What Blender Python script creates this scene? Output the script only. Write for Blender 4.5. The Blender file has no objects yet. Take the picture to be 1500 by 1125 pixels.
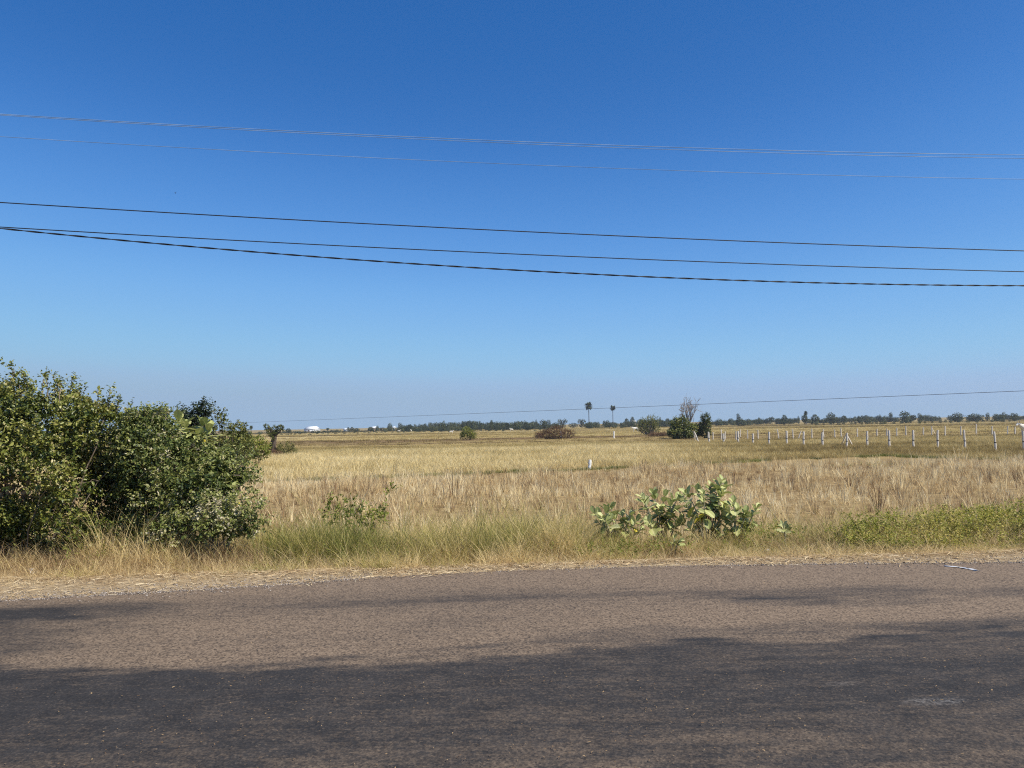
import bpy, math, random
import numpy as np
from mathutils import Matrix, Vector

random.seed(7)
rng = np.random.default_rng(7)
R = math.radians
scene = bpy.context.scene
COL = scene.collection

# ------------------------------------------------------------------ camera
F = 1127.0            # focal length in pixels of a 1500 px wide frame
CAM = Vector((0.0, 0.0, 1.6))
PITCH, ROLL = 3.07, -1.06
CROT = Matrix.Rotation(R(90 + PITCH), 3, 'X') @ Matrix.Rotation(R(ROLL), 3, 'Z')
cd = bpy.data.cameras.new('camera')
cam = bpy.data.objects.new('camera', cd)
COL.objects.link(cam)
cam.matrix_world = Matrix.Translation(CAM) @ CROT.to_4x4()
cd.sensor_width = 36.0
cd.lens = 36.0 * F / 1500.0
cd.clip_start = 0.1
cd.clip_end = 20000
scene.camera = cam


def ray(px, py):
    d = CROT @ Vector(((px - 750) / F, -(py - 562.5) / F, -1.0))
    return d / d.y


def W(px, py, D):
    """world point seen at a photo pixel, D metres ahead"""
    return CAM + ray(px, py) * D


HAZE = .00026
SLOPE = 0.05          # the road runs a little askew
FIELD = -0.5


def smooth(a, b, x):
    t = np.clip((x - a) / (b - a), 0, 1)
    return t * t * (3 - 2 * t)


_perm = np.random.default_rng(3).random((256, 256))


def vnoise(x, y):
    x = np.asarray(x, float); y = np.asarray(y, float)
    xi = np.floor(x).astype(int); yi = np.floor(y).astype(int)
    fx = x - xi; fy = y - yi
    fx = fx * fx * (3 - 2 * fx); fy = fy * fy * (3 - 2 * fy)
    g = lambda a, b: _perm[a & 255, b & 255]
    return (g(xi, yi) * (1 - fx) + g(xi + 1, yi) * fx) * (1 - fy) + (g(xi, yi + 1) * (1 - fx) + g(xi + 1, yi + 1) * fx) * fy


def fbm(x, y, o=4):
    s = 0; a = 0.5; n = 0
    for i in range(o):
        s = s + a * vnoise(x * 2 ** i + 17 * i, y * 2 ** i + 31 * i); n += a; a *= 0.5
    return s / n


def polydist(x, y, pts):
    best = np.full(np.shape(x), 1e9)
    for (x0, y0), (x1, y1) in zip(pts[:-1], pts[1:]):
        dx, dy = x1 - x0, y1 - y0
        t = np.clip(((x - x0) * dx + (y - y0) * dy) / (dx * dx + dy * dy), 0, 1)
        best = np.minimum(best, np.hypot(x - x0 - t * dx, y - y0 - t * dy))
    return best


def onfield(px, py):
    d = ray(px, py)
    D = (FIELD - CAM.z) / d.z
    return CAM + d * D


def fpts(l):
    return [tuple(onfield(a, b)[:2]) for a, b in l]


DIKE_NEAR = fpts([(-700, 742), (200, 714), (520, 704), (690, 697), (860, 690), (1000, 684), (1120, 677), (1300, 670), (1480, 676), (1800, 668)])
DIKES_FAR = [fpts(l) for l in (
    [(300, 668), (430, 656), (560, 652), (700, 648), (850, 645), (985, 641)],
    [(560, 643), (700, 640), (860, 639)],
    [(1000, 640), (1150, 634), (1330, 631)],
    [(1100, 647), (1300, 641), (1500, 640)],
    [(1180, 658), (1320, 657)],
    [(330, 644), (450, 642), (600, 637)],
)]


def ground_z(x, y):
    x = np.asarray(x, float); y = np.asarray(y, float)
    v = y - SLOPE * x
    z = -0.03 - 0.10 * smooth(8.9, 9.9, v) - 0.37 * smooth(9.9, 13.2, v)
    z = z + smooth(8.8, 9.6, v) * 0.07 * (fbm(x * .8, y * .8) - .5)
    z = z + 0.07 * np.exp(-(polydist(x, y, DIKE_NEAR) / .5) ** 2)
    z = np.where(v < 1.0, -0.03 - 0.10 * smooth(1.0, 0.0, v) - .3 * smooth(0, -3, v), z)
    return z


def gz(x, y):
    return float(ground_z(x, y))


def onground(px, D):
    """ground point below a photo column, D metres ahead"""
    p = CAM + ray(px, 640) * D
    for _ in range(3):
        # correct the column for the camera roll
        z = gz(p.x, p.y)
        lo, hi = ray(px, 560), ray(px, 900)
        k = ((z - 1.6) / D - lo.z) / (hi.z - lo.z)
        p = CAM + (lo + (hi - lo) * k) * D
    return Vector((p.x, p.y, gz(p.x, p.y)))


# ------------------------------------------------------------------ object helpers
def tag(o, label=None, cat=None, group=None, kind=None):
    if label: o['label'] = label
    if cat: o['category'] = cat
    if group: o['group'] = group
    if kind: o['kind'] = kind
    return o


def empty(name, loc, rotz=0.0):
    o = bpy.data.objects.new(name, None)
    o.location = loc; o.rotation_euler = (0, 0, rotz)
    o.empty_display_size = 0.1
    COL.objects.link(o)
    return o


def link(name, me, mat=None, parent=None, link_it=True):
    o = bpy.data.objects.new(name, me)
    if mat is not None and not me.materials:
        me.materials.append(mat)
    if link_it: COL.objects.link(o)
    if parent is not None: o.parent = parent
    return o


def mesh_np(name, V, faces, attrs=None, smooth_shade=False):
    """faces: list of int arrays (n,3) / (n,4)"""
    V = np.asarray(V, np.float32)
    me = bpy.data.meshes.new(name)
    faces = [np.asarray(f, np.int32) for f in (faces if isinstance(faces, list) else [faces]) if len(f)]
    nl = sum(f.size for f in faces); nf = sum(len(f) for f in faces)
    me.vertices.add(len(V)); me.vertices.foreach_set('co', V.ravel())
    if nf:
        me.loops.add(nl); me.polygons.add(nf)
        me.loops.foreach_set('vertex_index', np.concatenate([f.ravel() for f in faces]))
        tot = np.concatenate([np.full(len(f), f.shape[1], np.int32) for f in faces])
        st = np.concatenate([[0], np.cumsum(tot)[:-1]]).astype(np.int32)
        me.polygons.foreach_set('loop_start', st)
        if smooth_shade: me.polygons.foreach_set('use_smooth', np.ones(nf, bool))
    for k, a in (attrs or {}).items():
        a = np.asarray(a)
        if a.ndim == 2:
            t = me.attributes.new(k, 'FLOAT_VECTOR', 'POINT'); t.data.foreach_set('vector', a.astype(np.float32).ravel())
        elif a.dtype.kind == 'i':
            t = me.attributes.new(k, 'INT', 'POINT'); t.data.foreach_set('value', a.astype(np.int32))
        else:
            t = me.attributes.new(k, 'FLOAT', 'POINT'); t.data.foreach_set('value', a.astype(np.float32))
    me.update(); me.validate()
    return me


class MB:
    """collects pieces into one mesh"""
    def __init__(s): s.v = []; s.f3 = []; s.f4 = []; s.t = []; s.n = 0
    def add(s, V, f, tint=0.5):
        V = np.asarray(V, float).reshape(-1, 3); f = np.asarray(f, int)
        (s.f4 if f.shape[1] == 4 else s.f3).append(f + s.n)
        s.v.append(V); s.t.append(np.broadcast_to(np.asarray(tint, float), (len(V),))); s.n += len(V)
    def mesh(s, name, smooth_shade=False):
        fs = []
        if s.f3: fs.append(np.concatenate(s.f3))
        if s.f4: fs.append(np.concatenate(s.f4))
        return mesh_np(name, np.concatenate(s.v), fs, {'tint': np.concatenate(s.t)}, smooth_shade)


def norm(a):
    return a / np.maximum(np.linalg.norm(a, axis=-1, keepdims=True), 1e-9)


def tube(mb, pts, radii, n=6, tint=0.5, cap=True):
    P = np.asarray([tuple(p) for p in pts], float); m = len(P)
    r = np.broadcast_to(np.asarray(radii, float), (m,))
    T = norm(np.gradient(P, axis=0))
    ref = np.array([0.31, 0.93, 0.2]) if abs(T[0][2]) > .7 else np.array([0.05, 0.1, 1.0])
    A = norm(np.cross(T, ref)); B = np.cross(T, A)
    ang = np.linspace(0, 2 * math.pi, n, endpoint=False)
    V = P[:, None] + r[:, None, None] * (np.cos(ang)[None, :, None] * A[:, None] + np.sin(ang)[None, :, None] * B[:, None])
    i = np.arange(m - 1)[:, None]; j = np.arange(n)[None]
    f = np.stack([i * n + j, i * n + (j + 1) % n, (i + 1) * n + (j + 1) % n, (i + 1) * n + j], -1).reshape(-1, 4)
    mb.add(V.reshape(-1, 3), f, tint)
    if cap:
        k = np.arange(1, n - 1)
        mb.add(V[-1], np.stack([np.zeros_like(k), k, k + 1], -1), tint)
        mb.add(V[0], np.stack([np.zeros_like(k), k + 1, k], -1), tint)


def box(mb, lo, hi, tint=.5):
    x0, y0, z0 = lo; x1, y1, z1 = hi
    V = [(x0, y0, z0), (x1, y0, z0), (x1, y1, z0), (x0, y1, z0), (x0, y0, z1), (x1, y0, z1), (x1, y1, z1), (x0, y1, z1)]
    mb.add(V, [(3, 2, 1, 0), (4, 5, 6, 7), (0, 1, 5, 4), (1, 2, 6, 5), (2, 3, 7, 6), (3, 0, 4, 7)], tint)


# ------------------------------------------------------------------ materials
def new_mat(name):
    m = bpy.data.materials.new(name); m.use_nodes = True
    nt = m.node_tree; nt.nodes.clear()
    out = nt.nodes.new('ShaderNodeOutputMaterial')
    return m, nt, out


def N(nt, t, **kw):
    n = nt.nodes.new(t)
    for k, v in kw.items():
        if k.startswith('i_'):
            n.inputs[k[2:].replace('_', ' ')].default_value = v
        else: setattr(n, k, v)
    return n


def ramp(nt, fac, stops, interp='LINEAR'):
    n = nt.nodes.new('ShaderNodeValToRGB'); n.color_ramp.interpolation = interp
    e = n.color_ramp.elements
    while len(e) < len(stops): e.new(0.5)
    for el, (p, c) in zip(e, stops):
        el.position = p; el.color = (*c, 1)
    nt.links.new(fac, n.inputs[0])
    return n


def leaf_mat(name, stops, trans=.3, rough=.5, spec=.35, attr='tint', instancer=False, grad=None):
    m, nt, out = new_mat(name); L = nt.links.new
    a = N(nt, 'ShaderNodeAttribute', attribute_name=attr, attribute_type='INSTANCER' if instancer else 'GEOMETRY')
    fac = a.outputs['Fac']
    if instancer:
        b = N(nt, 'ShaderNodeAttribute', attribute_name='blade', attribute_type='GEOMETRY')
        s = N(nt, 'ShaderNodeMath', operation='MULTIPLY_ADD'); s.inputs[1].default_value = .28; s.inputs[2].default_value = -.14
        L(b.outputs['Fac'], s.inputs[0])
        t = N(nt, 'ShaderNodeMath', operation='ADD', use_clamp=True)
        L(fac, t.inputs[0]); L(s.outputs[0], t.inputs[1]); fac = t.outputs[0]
    r = ramp(nt, fac, stops)
    p = N(nt, 'ShaderNodeBsdfPrincipled'); p.inputs['Roughness'].default_value = rough; p.inputs['Specular IOR Level'].default_value = spec
    L(r.outputs[0], p.inputs['Base Color'])
    if trans > 0:
        tr = N(nt, 'ShaderNodeBsdfTranslucent'); L(r.outputs[0], tr.inputs[0])
        mx = N(nt, 'ShaderNodeMixShader'); mx.inputs[0].default_value = trans
        L(p.outputs[0], mx.inputs[1]); L(tr.outputs[0], mx.inputs[2]); L(mx.outputs[0], out.inputs[0])
    else:
        L(p.outputs[0], out.inputs[0])
    return m


def plain_mat(name, c1, c2, scale=8, rough=.7, metallic=0.0, bump=0.0, stretch=(1, 1, 1), spec=.3):
    m, nt, out = new_mat(name); L = nt.links.new
    tc = N(nt, 'ShaderNodeTexCoord'); mp = N(nt, 'ShaderNodeMapping'); mp.inputs['Scale'].default_value = stretch
    no = N(nt, 'ShaderNodeTexNoise'); no.inputs['Scale'].default_value = scale; no.inputs['Detail'].default_value = 6
    L(tc.outputs['Object'], mp.inputs[0]); L(mp.outputs[0], no.inputs['Vector'])
    r = ramp(nt, no.outputs['Fac'], [(.3, c1), (.7, c2)])
    p = N(nt, 'ShaderNodeBsdfPrincipled'); p.inputs['Roughness'].default_value = rough; p.inputs['Metallic'].default_value = metallic
    p.inputs['Specular IOR Level'].default_value = spec
    L(r.outputs[0], p.inputs['Base Color']); L(p.outputs[0], out.inputs[0])
    if bump:
        b = N(nt, 'ShaderNodeBump'); b.inputs['Strength'].default_value = bump; b.inputs['Distance'].default_value = .02
        L(no.outputs['Fac'], b.inputs['Height']); L(b.outputs[0], p.inputs['Normal'])
    return m


M = {}
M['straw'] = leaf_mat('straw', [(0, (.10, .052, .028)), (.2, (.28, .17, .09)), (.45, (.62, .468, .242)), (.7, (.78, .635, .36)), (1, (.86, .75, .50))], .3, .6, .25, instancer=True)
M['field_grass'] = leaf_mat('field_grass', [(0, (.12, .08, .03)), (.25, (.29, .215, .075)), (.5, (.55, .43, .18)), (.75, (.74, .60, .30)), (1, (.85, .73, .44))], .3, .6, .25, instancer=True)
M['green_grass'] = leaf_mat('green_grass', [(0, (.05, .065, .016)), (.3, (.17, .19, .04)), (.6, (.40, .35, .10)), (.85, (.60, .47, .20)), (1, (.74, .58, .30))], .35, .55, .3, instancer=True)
M['shrub_leaf'] = leaf_mat('shrub_leaf', [(0, (.012, .026, .006)), (.28, (.055, .08, .013)), (.55, (.18, .20, .036)), (.85, (.34, .33, .085)), (1, (.42, .36, .15))], .25, .38, .5)
M['vine_leaf'] = leaf_mat('vine_leaf', [(0, (.025, .042, .011)), (.34, (.10, .135, .03)), (.68, (.26, .28, .075)), (.9, (.42, .39, .18)), (1, (.54, .48, .33))], .3, .45, .4)
M['dark_leaf'] = leaf_mat('dark_leaf', [(0, (.012, .022, .010)), (.5, (.03, .05, .02)), (1, (.07, .085, .035))], .2, .4, .5)
M['olive_leaf'] = leaf_mat('olive_leaf', [(0, (.03, .045, .012)), (.5, (.11, .13, .03)), (1, (.24, .22, .07))], .25, .5, .3)
M['weed_leaf'] = leaf_mat('weed_leaf', [(0, (.06, .085, .014)), (.4, (.19, .225, .035)), (.75, (.34, .33, .06)), (1, (.50, .40, .12))], .35, .5, .3)
M['tree_leaf'] = leaf_mat('tree_leaf', [(0, (.022, .034, .015)), (.5, (.058, .078, .034)), (1, (.125, .14, .062))], .2, .55, .25)
M['red_twig'] = leaf_mat('red_twig', [(0, (.06, .030, .018)), (.5, (.13, .07, .04)), (1, (.26, .16, .09))], .15, .7, .2)
M['milkweed_leaf'] = leaf_mat('milkweed_leaf', [(0, (.12, .15, .05)), (.4, (.31, .345, .115)), (.8, (.49, .50, .20)), (.93, (.64, .62, .34)), (.95, (.62, .53, .06)), (1, (.66, .52, .08))], .22, .5, .35)
M['dead_leaf'] = leaf_mat('dead_leaf', [(0, (.10, .06, .035)), (.5, (.33, .23, .14)), (1, (.55, .43, .30))], .2, .6, .25)
M['bark'] = plain_mat('bark', (.05, .035, .025), (.14, .105, .08), 30, .85, bump=.4, stretch=(1, 1, .25))
M['pale_stem'] = plain_mat('pale_stem', (.16, .16, .11), (.36, .34, .25), 20, .7)
M['dead_wood'] = plain_mat('dead_wood', (.17, .15, .135), (.36, .32, .29), 12, .85, bump=.3, stretch=(1, 1, .3))
M['palm_trunk'] = plain_mat('palm_trunk', (.06, .052, .05), (.13, .115, .11), 3, .9)
M['concrete'] = plain_mat('concrete', (.44, .40, .35), (.70, .65, .58), 14, .85, bump=.3)
M['white_paint'] = plain_mat('white_paint', (.72, .72, .70), (.85, .85, .83), 10, .6)
M['post_band'] = plain_mat('post_band', (.03, .025, .02), (.06, .05, .045), 10, .8)
M['white_wall'] = plain_mat('white_wall', (.75, .76, .78), (.84, .84, .84), .3, .6)
M['white_roof'] = plain_mat('white_roof', (.70, .73, .77), (.80, .82, .84), .4, .5)
M['pink_wall'] = plain_mat('pink_wall', (.55, .42, .36), (.68, .55, .48), .5, .7)
M['grey_roof'] = plain_mat('grey_roof', (.36, .34, .33), (.5, .48, .46), .5, .7)
M['cow_hide'] = plain_mat('cow_hide', (.66, .61, .53), (.82, .79, .73), 3, .75)
M['horn'] = plain_mat('horn', (.22, .19, .16), (.40, .35, .30), 20, .5)
M['black_cable'] = plain_mat('black_cable', (.010, .011, .014), (.03, .031, .036), 3, .6)
M['bare_cable'] = plain_mat('bare_cable', (.10, .17, .29), (.26, .36, .52), 1.3, .6, .0, spec=.5)
M['grey_cable'] = plain_mat('grey_cable', (.10, .11, .13), (.15, .16, .19), .6, .6)
M['plastic'] = plain_mat('plastic', (.62, .63, .66), (.82, .83, .86), 12, .35)
M['twig'] = plain_mat('twig', (.12, .09, .065), (.32, .26, .20), 18, .85, stretch=(1, 1, .3))
M['dusty_plastic'] = plain_mat('dusty_plastic', (.48, .48, .48), (.66, .67, .69), 25, .5)
M['stone'] = leaf_mat('stone', [(0, (.10, .085, .075)), (.5, (.24, .20, .17)), (1, (.42, .37, .32))], 0, .9, .2)
M['feather'] = plain_mat('feather', (.012, .012, .014), (.03, .03, .03), 10, .7)
M['earth_clod'] = plain_mat('earth_clod', (.42, .31, .21), (.66, .52, .38), 7, .95, bump=.5)


def ground_material():
    m, nt, out = new_mat('field_soil'); L = nt.links.new
    g = N(nt, 'ShaderNodeNewGeometry')
    far = N(nt, 'ShaderNodeAttribute', attribute_name='far')
    sh = N(nt, 'ShaderNodeAttribute', attribute_name='verge')
    # near soil with chaff
    n1 = N(nt, 'ShaderNodeTexNoise'); n1.inputs['Scale'].default_value = 3.0; n1.inputs['Detail'].default_value = 10; n1.inputs['Roughness'].default_value = .7
    L(g.outputs['Position'], n1.inputs['Vector'])
    c1 = ramp(nt, n1.outputs['Fac'], [(.25, (.13, .088, .052)), (.5, (.29, .215, .108)), (.75, (.45, .35, .19))])
    n1b = N(nt, 'ShaderNodeTexNoise'); n1b.inputs['Scale'].default_value = 60; n1b.inputs['Detail'].default_value = 6
    L(g.outputs['Position'], n1b.inputs['Vector'])
    c1b = ramp(nt, n1b.outputs['Fac'], [(.3, (.55, .5, .45)), (.7, (1.25, 1.2, 1.1))])
    mul = N(nt, 'ShaderNodeMixRGB', blend_type='MULTIPLY'); mul.inputs[0].default_value = 1
    L(c1.outputs[0], mul.inputs[1]); L(c1b.outputs[0], mul.inputs[2])
    # far paddies: long bands of straw, olive and brown
    mp = N(nt, 'ShaderNodeMapping'); mp.inputs['Scale'].default_value = (.012, .045, 1); L(g.outputs['Position'], mp.inputs[0])
    n2 = N(nt, 'ShaderNodeTexNoise'); n2.inputs['Scale'].default_value = 1; n2.inputs['Detail'].default_value = 6; n2.inputs['Roughness'].default_value = .6
    L(mp.outputs[0], n2.inputs['Vector'])
    c2 = ramp(nt, n2.outputs['Fac'], [(.3, (.15, .085, .045)), (.42, (.24, .175, .075)), (.52, (.36, .27, .11)), (.62, (.27, .215, .075)), (.75, (.40, .30, .135))])
    n3 = N(nt, 'ShaderNodeTexNoise'); n3.inputs['Scale'].default_value = .8; n3.inputs['Detail'].default_value = 8
    L(g.outputs['Position'], n3.inputs['Vector'])
    c3 = ramp(nt, n3.outputs['Fac'], [(.3, (.6, .58, .55)), (.7, (1.2, 1.2, 1.15))])
    mul2 = N(nt, 'ShaderNodeMixRGB', blend_type='MULTIPLY'); mul2.inputs[0].default_value = 1
    L(c2.outputs[0], mul2.inputs[1]); L(c3.outputs[0], mul2.inputs[2])
    mx = N(nt, 'ShaderNodeMixRGB'); L(far.outputs['Fac'], mx.inputs[0]); L(mul.outputs[0], mx.inputs[1]); L(mul2.outputs[0], mx.inputs[2])
    # verge: pale dust and grit
    n4 = N(nt, 'ShaderNodeTexNoise'); n4.inputs['Scale'].default_value = 18; n4.inputs['Detail'].default_value = 10; n4.inputs['Roughness'].default_value = .78
    L(g.outputs['Position'], n4.inputs['Vector'])
    c4 = ramp(nt, n4.outputs['Fac'], [(.26, (.14, .10, .06)), (.45, (.30, .225, .135)), (.6, (.40, .31, .195)), (.78, (.54, .44, .30))])
    mx2 = N(nt, 'ShaderNodeMixRGB'); L(sh.outputs['Fac'], mx2.inputs[0]); L(mx.outputs[0], mx2.inputs[1]); L(c4.outputs[0], mx2.inputs[2])
    p = N(nt, 'ShaderNodeBsdfPrincipled'); p.inputs['Roughness'].default_value = .95; p.inputs['Specular IOR Level'].default_value = .1
    L(mx2.outputs[0], p.inputs['Base Color'])
    b = N(nt, 'ShaderNodeBump'); b.inputs['Strength'].default_value = .7; b.inputs['Distance'].default_value = .03
    L(n4.outputs['Fac'], b.inputs['Height']); L(b.outputs[0], p.inputs['Normal'])
    L(p.outputs[0], out.inputs[0])
    return m


def road_material():
    m, nt, out = new_mat('asphalt'); L = nt.links.new
    g = N(nt, 'ShaderNodeNewGeometry')
    du = N(nt, 'ShaderNodeAttribute', attribute_name='dust')
    # aggregate grain
    vo = N(nt, 'ShaderNodeTexVoronoi'); vo.inputs['Scale'].default_value = 95; L(g.outputs['Position'], vo.inputs['Vector'])
    n1 = N(nt, 'ShaderNodeTexNoise'); n1.inputs['Scale'].default_value = 42; n1.inputs['Detail'].default_value = 8; n1.inputs['Roughness'].default_value = .75
    L(g.outputs['Position'], n1.inputs['Vector'])
    n2 = N(nt, 'ShaderNodeTexNoise'); n2.inputs['Scale'].default_value = 4; n2.inputs['Detail'].default_value = 8; n2.inputs['Roughness'].default_value = .65
    L(g.outputs['Position'], n2.inputs['Vector'])
    sepc = N(nt, 'ShaderNodeSeparateColor'); L(vo.outputs['Color'], sepc.inputs[0])
    dark = ramp(nt, n2.outputs['Fac'], [(.3, (.021, .020, .020)), (.7, (.040, .0365, .0345))])
    gr = ramp(nt, sepc.outputs[0], [(0, (.7, .7, .7)), (.6, (.95, .95, .95)), (.93, (1.25, 1.22, 1.18)), (.99, (2.0, 1.8, 1.55)), (1, (3.4, 2.9, 2.2))])
    dk = N(nt, 'ShaderNodeMixRGB', blend_type='MULTIPLY'); dk.inputs[0].default_value = 1; L(dark.outputs[0], dk.inputs[1]); L(gr.outputs[0], dk.inputs[2])
    vg = N(nt, 'ShaderNodeTexVoronoi'); vg.inputs['Scale'].default_value = 78; L(g.outputs['Position'], vg.inputs['Vector'])
    sv = N(nt, 'ShaderNodeSeparateColor'); L(vg.outputs['Color'], sv.inputs[0])
    gmix = N(nt, 'ShaderNodeMath', operation='MULTIPLY_ADD'); gmix.inputs[1].default_value = .55; L(sv.outputs[1], gmix.inputs[0])
    gm2 = N(nt, 'ShaderNodeMath', operation='MULTIPLY'); gm2.inputs[1].default_value = .45; L(n1.outputs['Fac'], gm2.inputs[0]); L(gm2.outputs[0], gmix.inputs[2])
    tan = ramp(nt, gmix.outputs[0], [(.18, (.042, .032, .024)), (.34, (.116, .084, .057)), (.5, (.176, .127, .085)), (.75, (.24, .178, .121))])
    # dust mask broken up by the grain and by streaks along the road
    mps = N(nt, 'ShaderNodeMapping'); mps.inputs['Scale'].default_value = (1.6, 7.5, 1); L(g.outputs['Position'], mps.inputs[0])
    n3 = N(nt, 'ShaderNodeTexNoise'); n3.inputs['Scale'].default_value = 1.6; n3.inputs['Detail'].default_value = 12; n3.inputs['Roughness'].default_value = .74
    L(mps.outputs[0], n3.inputs['Vector'])
    ad = N(nt, 'ShaderNodeMath', operation='MULTIPLY_ADD'); ad.inputs[1].default_value = 1.15; L(n1.outputs['Fac'], ad.inputs[0]); L(du.outputs['Fac'], ad.inputs[2])
    ad2 = N(nt, 'ShaderNodeMath', operation='MULTIPLY_ADD'); ad2.inputs[1].default_value = 1.05; L(n3.outputs['Fac'], ad2.inputs[0]); L(ad.outputs[0], ad2.inputs[2])
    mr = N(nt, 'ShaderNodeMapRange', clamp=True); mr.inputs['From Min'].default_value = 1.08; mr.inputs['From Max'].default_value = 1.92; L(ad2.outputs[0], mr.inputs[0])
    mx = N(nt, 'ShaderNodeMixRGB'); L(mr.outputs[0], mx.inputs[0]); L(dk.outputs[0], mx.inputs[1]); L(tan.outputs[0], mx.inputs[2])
    # pale scuffs
    sc = N(nt, 'ShaderNodeAttribute', attribute_name='scuff')
    scm = N(nt, 'ShaderNodeMath', operation='MULTIPLY', use_clamp=True); L(sc.outputs['Fac'], scm.inputs[0])
    thr = N(nt, 'ShaderNodeMapRange', clamp=True); thr.inputs['From Min'].default_value = .45; thr.inputs['From Max'].default_value = .62; L(n1.outputs['Fac'], thr.inputs[0]); L(thr.outputs[0], scm.inputs[1])
    mx2 = N(nt, 'ShaderNodeMixRGB'); L(scm.outputs[0], mx2.inputs[0]); L(mx.outputs[0], mx2.inputs[1]); mx2.inputs[2].default_value = (.17, .165, .16, 1)
    p = N(nt, 'ShaderNodeBsdfPrincipled'); p.inputs['Roughness'].default_value = .85; p.inputs['Specular IOR Level'].default_value = .25
    L(mx2.outputs[0], p.inputs['Base Color'])
    hs = N(nt, 'ShaderNodeMath', operation='ADD'); L(vo.outputs['Distance'], hs.inputs[0]); L(n1.outputs['Fac'], hs.inputs[1])
    b = N(nt, 'ShaderNodeBump'); b.inputs['Strength'].default_value = .35; b.inputs['Distance'].default_value = .005
    L(hs.outputs[0], b.inputs['Height']); L(b.outputs[0], p.inputs['Normal'])
    L(p.outputs[0], out.inputs[0])
    return m


M['ground'] = ground_material()
M['road'] = road_material()


# ------------------------------------------------------------------ the setting
def axis(fine, step, far, grow=1.16):
    a = list(np.arange(-fine, fine + 1e-6, step)); s = step; x = fine
    while x < far:
        s *= grow; x += s; a.append(x); a.insert(0, -x)
    return np.array(a)


def grid_mesh(name, X, Y, Z, attrs):
    h, w = X.shape
    i = np.arange(h - 1)[:, None]; j = np.arange(w - 1)[None]
    f = np.stack([i * w + j, i * w + j + 1, (i + 1) * w + j + 1, (i + 1) * w + j], -1).reshape(-1, 4)
    return mesh_np(name, np.stack([X, Y, Z], -1).reshape(-1, 3), f, {k: a.ravel() for k, a in attrs.items()}, True)


gx = axis(14, .14, 6000)
gy = np.concatenate([-np.array([6000, 2000, 600, 200, 80, 40, 20, 10, 5, 3, 2, 1, .5]), np.arange(0, 8.4, .6), np.arange(8.4, 16, .14), np.arange(16, 48, .2)])
yy = 48.0; st = .3; extra = []
while yy < 9000:
    extra.append(yy); yy += st; st *= 1.08
gy = np.concatenate([gy, extra])
X, Y = np.meshgrid(gx, gy)
V_ = Y - SLOPE * X
Z = ground_z(X, Y)
far = smooth(30, 60, V_ + 6 * (fbm(X * .1, Y * .1) - .5))
verge = smooth(10.2, 9.2, V_ + .5 * (fbm(X * .9, Y * .9) - .5))
tag(link('ground', grid_mesh('ground', X, Y, Z, {'far': far, 'verge': verge}), M['ground']), kind='structure')

# road: a thin sheet with a ragged far edge, dust drifts along it and darker worn patches
rx = axis(9, .045, 400, 1.2)
EDGE_X = np.array([-400, -7, -5, -3.3, -2.5, -1.5, 0, 1.5, 3.7, 5.4, 8, 400])
EDGE_V = np.array([7.7, 7.65, 7.78, 8.05, 8.18, 8.48, 8.66, 8.68, 8.5, 8.3, 8.3, 8.3])
vv = np.concatenate([np.linspace(.9, 3.0, 20), np.arange(3.05, 7.3, .035)])
edge = np.interp(rx, EDGE_X, EDGE_V) + .10 * (fbm(rx * 1.6, rx * 0 + 5.3) - .5) + .05 * (fbm(rx * 7, rx * 0 + 9.1) - .5)
tt = np.linspace(0, 1, 40)[1:]
vv2 = np.concatenate([np.repeat(vv[:, None], len(rx), 1), vv[-1] + (edge[None] - vv[-1]) * tt[:, None]])
RX = np.repeat(rx[None], len(vv2), 0)
RY = vv2 + SLOPE * RX


def road_z(x, v):
    return 0.03 * (1 - ((v - 4.8) / 3.9) ** 2) - .012


def blob(x, v, cx, cv, rx_, rv_, k=1.0):
    wob = .7 * (fbm(x * 1.7 + cx, v * 4 + cv) - .5)
    return k * smooth(1.25, .55, np.hypot((x - cx) / rx_, (v - cv) / (rv_ * 1.45)) + wob * 1.3)


def dust_map(x, v):
    nb = fbm(x * .45, v * 2.2); nf = fbm(x * 2.2 + 40, v * 8 + 3)
    vb = 5.42 + .9 * (nb - .5) + .5 * (nf - .5) + .02 * x
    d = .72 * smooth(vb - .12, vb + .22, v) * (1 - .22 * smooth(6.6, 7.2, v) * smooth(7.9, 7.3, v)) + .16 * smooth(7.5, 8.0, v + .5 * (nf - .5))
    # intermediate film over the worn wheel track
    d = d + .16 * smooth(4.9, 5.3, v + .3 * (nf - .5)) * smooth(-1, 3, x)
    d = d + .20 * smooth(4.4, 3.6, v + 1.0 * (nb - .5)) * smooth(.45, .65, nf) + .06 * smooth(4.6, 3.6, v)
    # the left end is darker
    d = d - blob(x, v, -5.1, 6.2, 1.9, .95, .48)
    for (cx, cv, a, b, k) in [(-3.9, 7.2, .75, .20, .50), (-1.6, 7.15, .9, .08, .30), (-.2, 7.25, .6, .08, .25), (-.6, 6.3, .5, .12, .16), (2.75, 7.05, .95, .15, .55), (2.35, 6.75, .5, .10, .45),
                              (3.1, 6.62, .55, .12, .45), (5.0, 6.8, .9, .13, .5), (1.3, 7.2, .6, .07, .3), (2.2, 5.8, 1.9, .14, .45), (4.6, 5.75, 1.6, .18, .5), (0.2, 5.55, .9, .08, .2)]:
        d = d - blob(x, v, cx, cv, a * 1.15, b * 1.25, k * .72)
    d = d + .26 * (fbm(x * .45 + 9, v * 4.5 + 2, 5) - .5) + .05 * smooth(5.0, 3.4, v)
    return np.clip(d, -.1, 1)


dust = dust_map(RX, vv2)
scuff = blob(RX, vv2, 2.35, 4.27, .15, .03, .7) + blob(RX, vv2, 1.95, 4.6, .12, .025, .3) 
tag(link('road', grid_mesh('road', RX, RY, road_z(RX, vv2), {'dust': dust, 'scuff': scuff}), M['road']), kind='structure')


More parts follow.
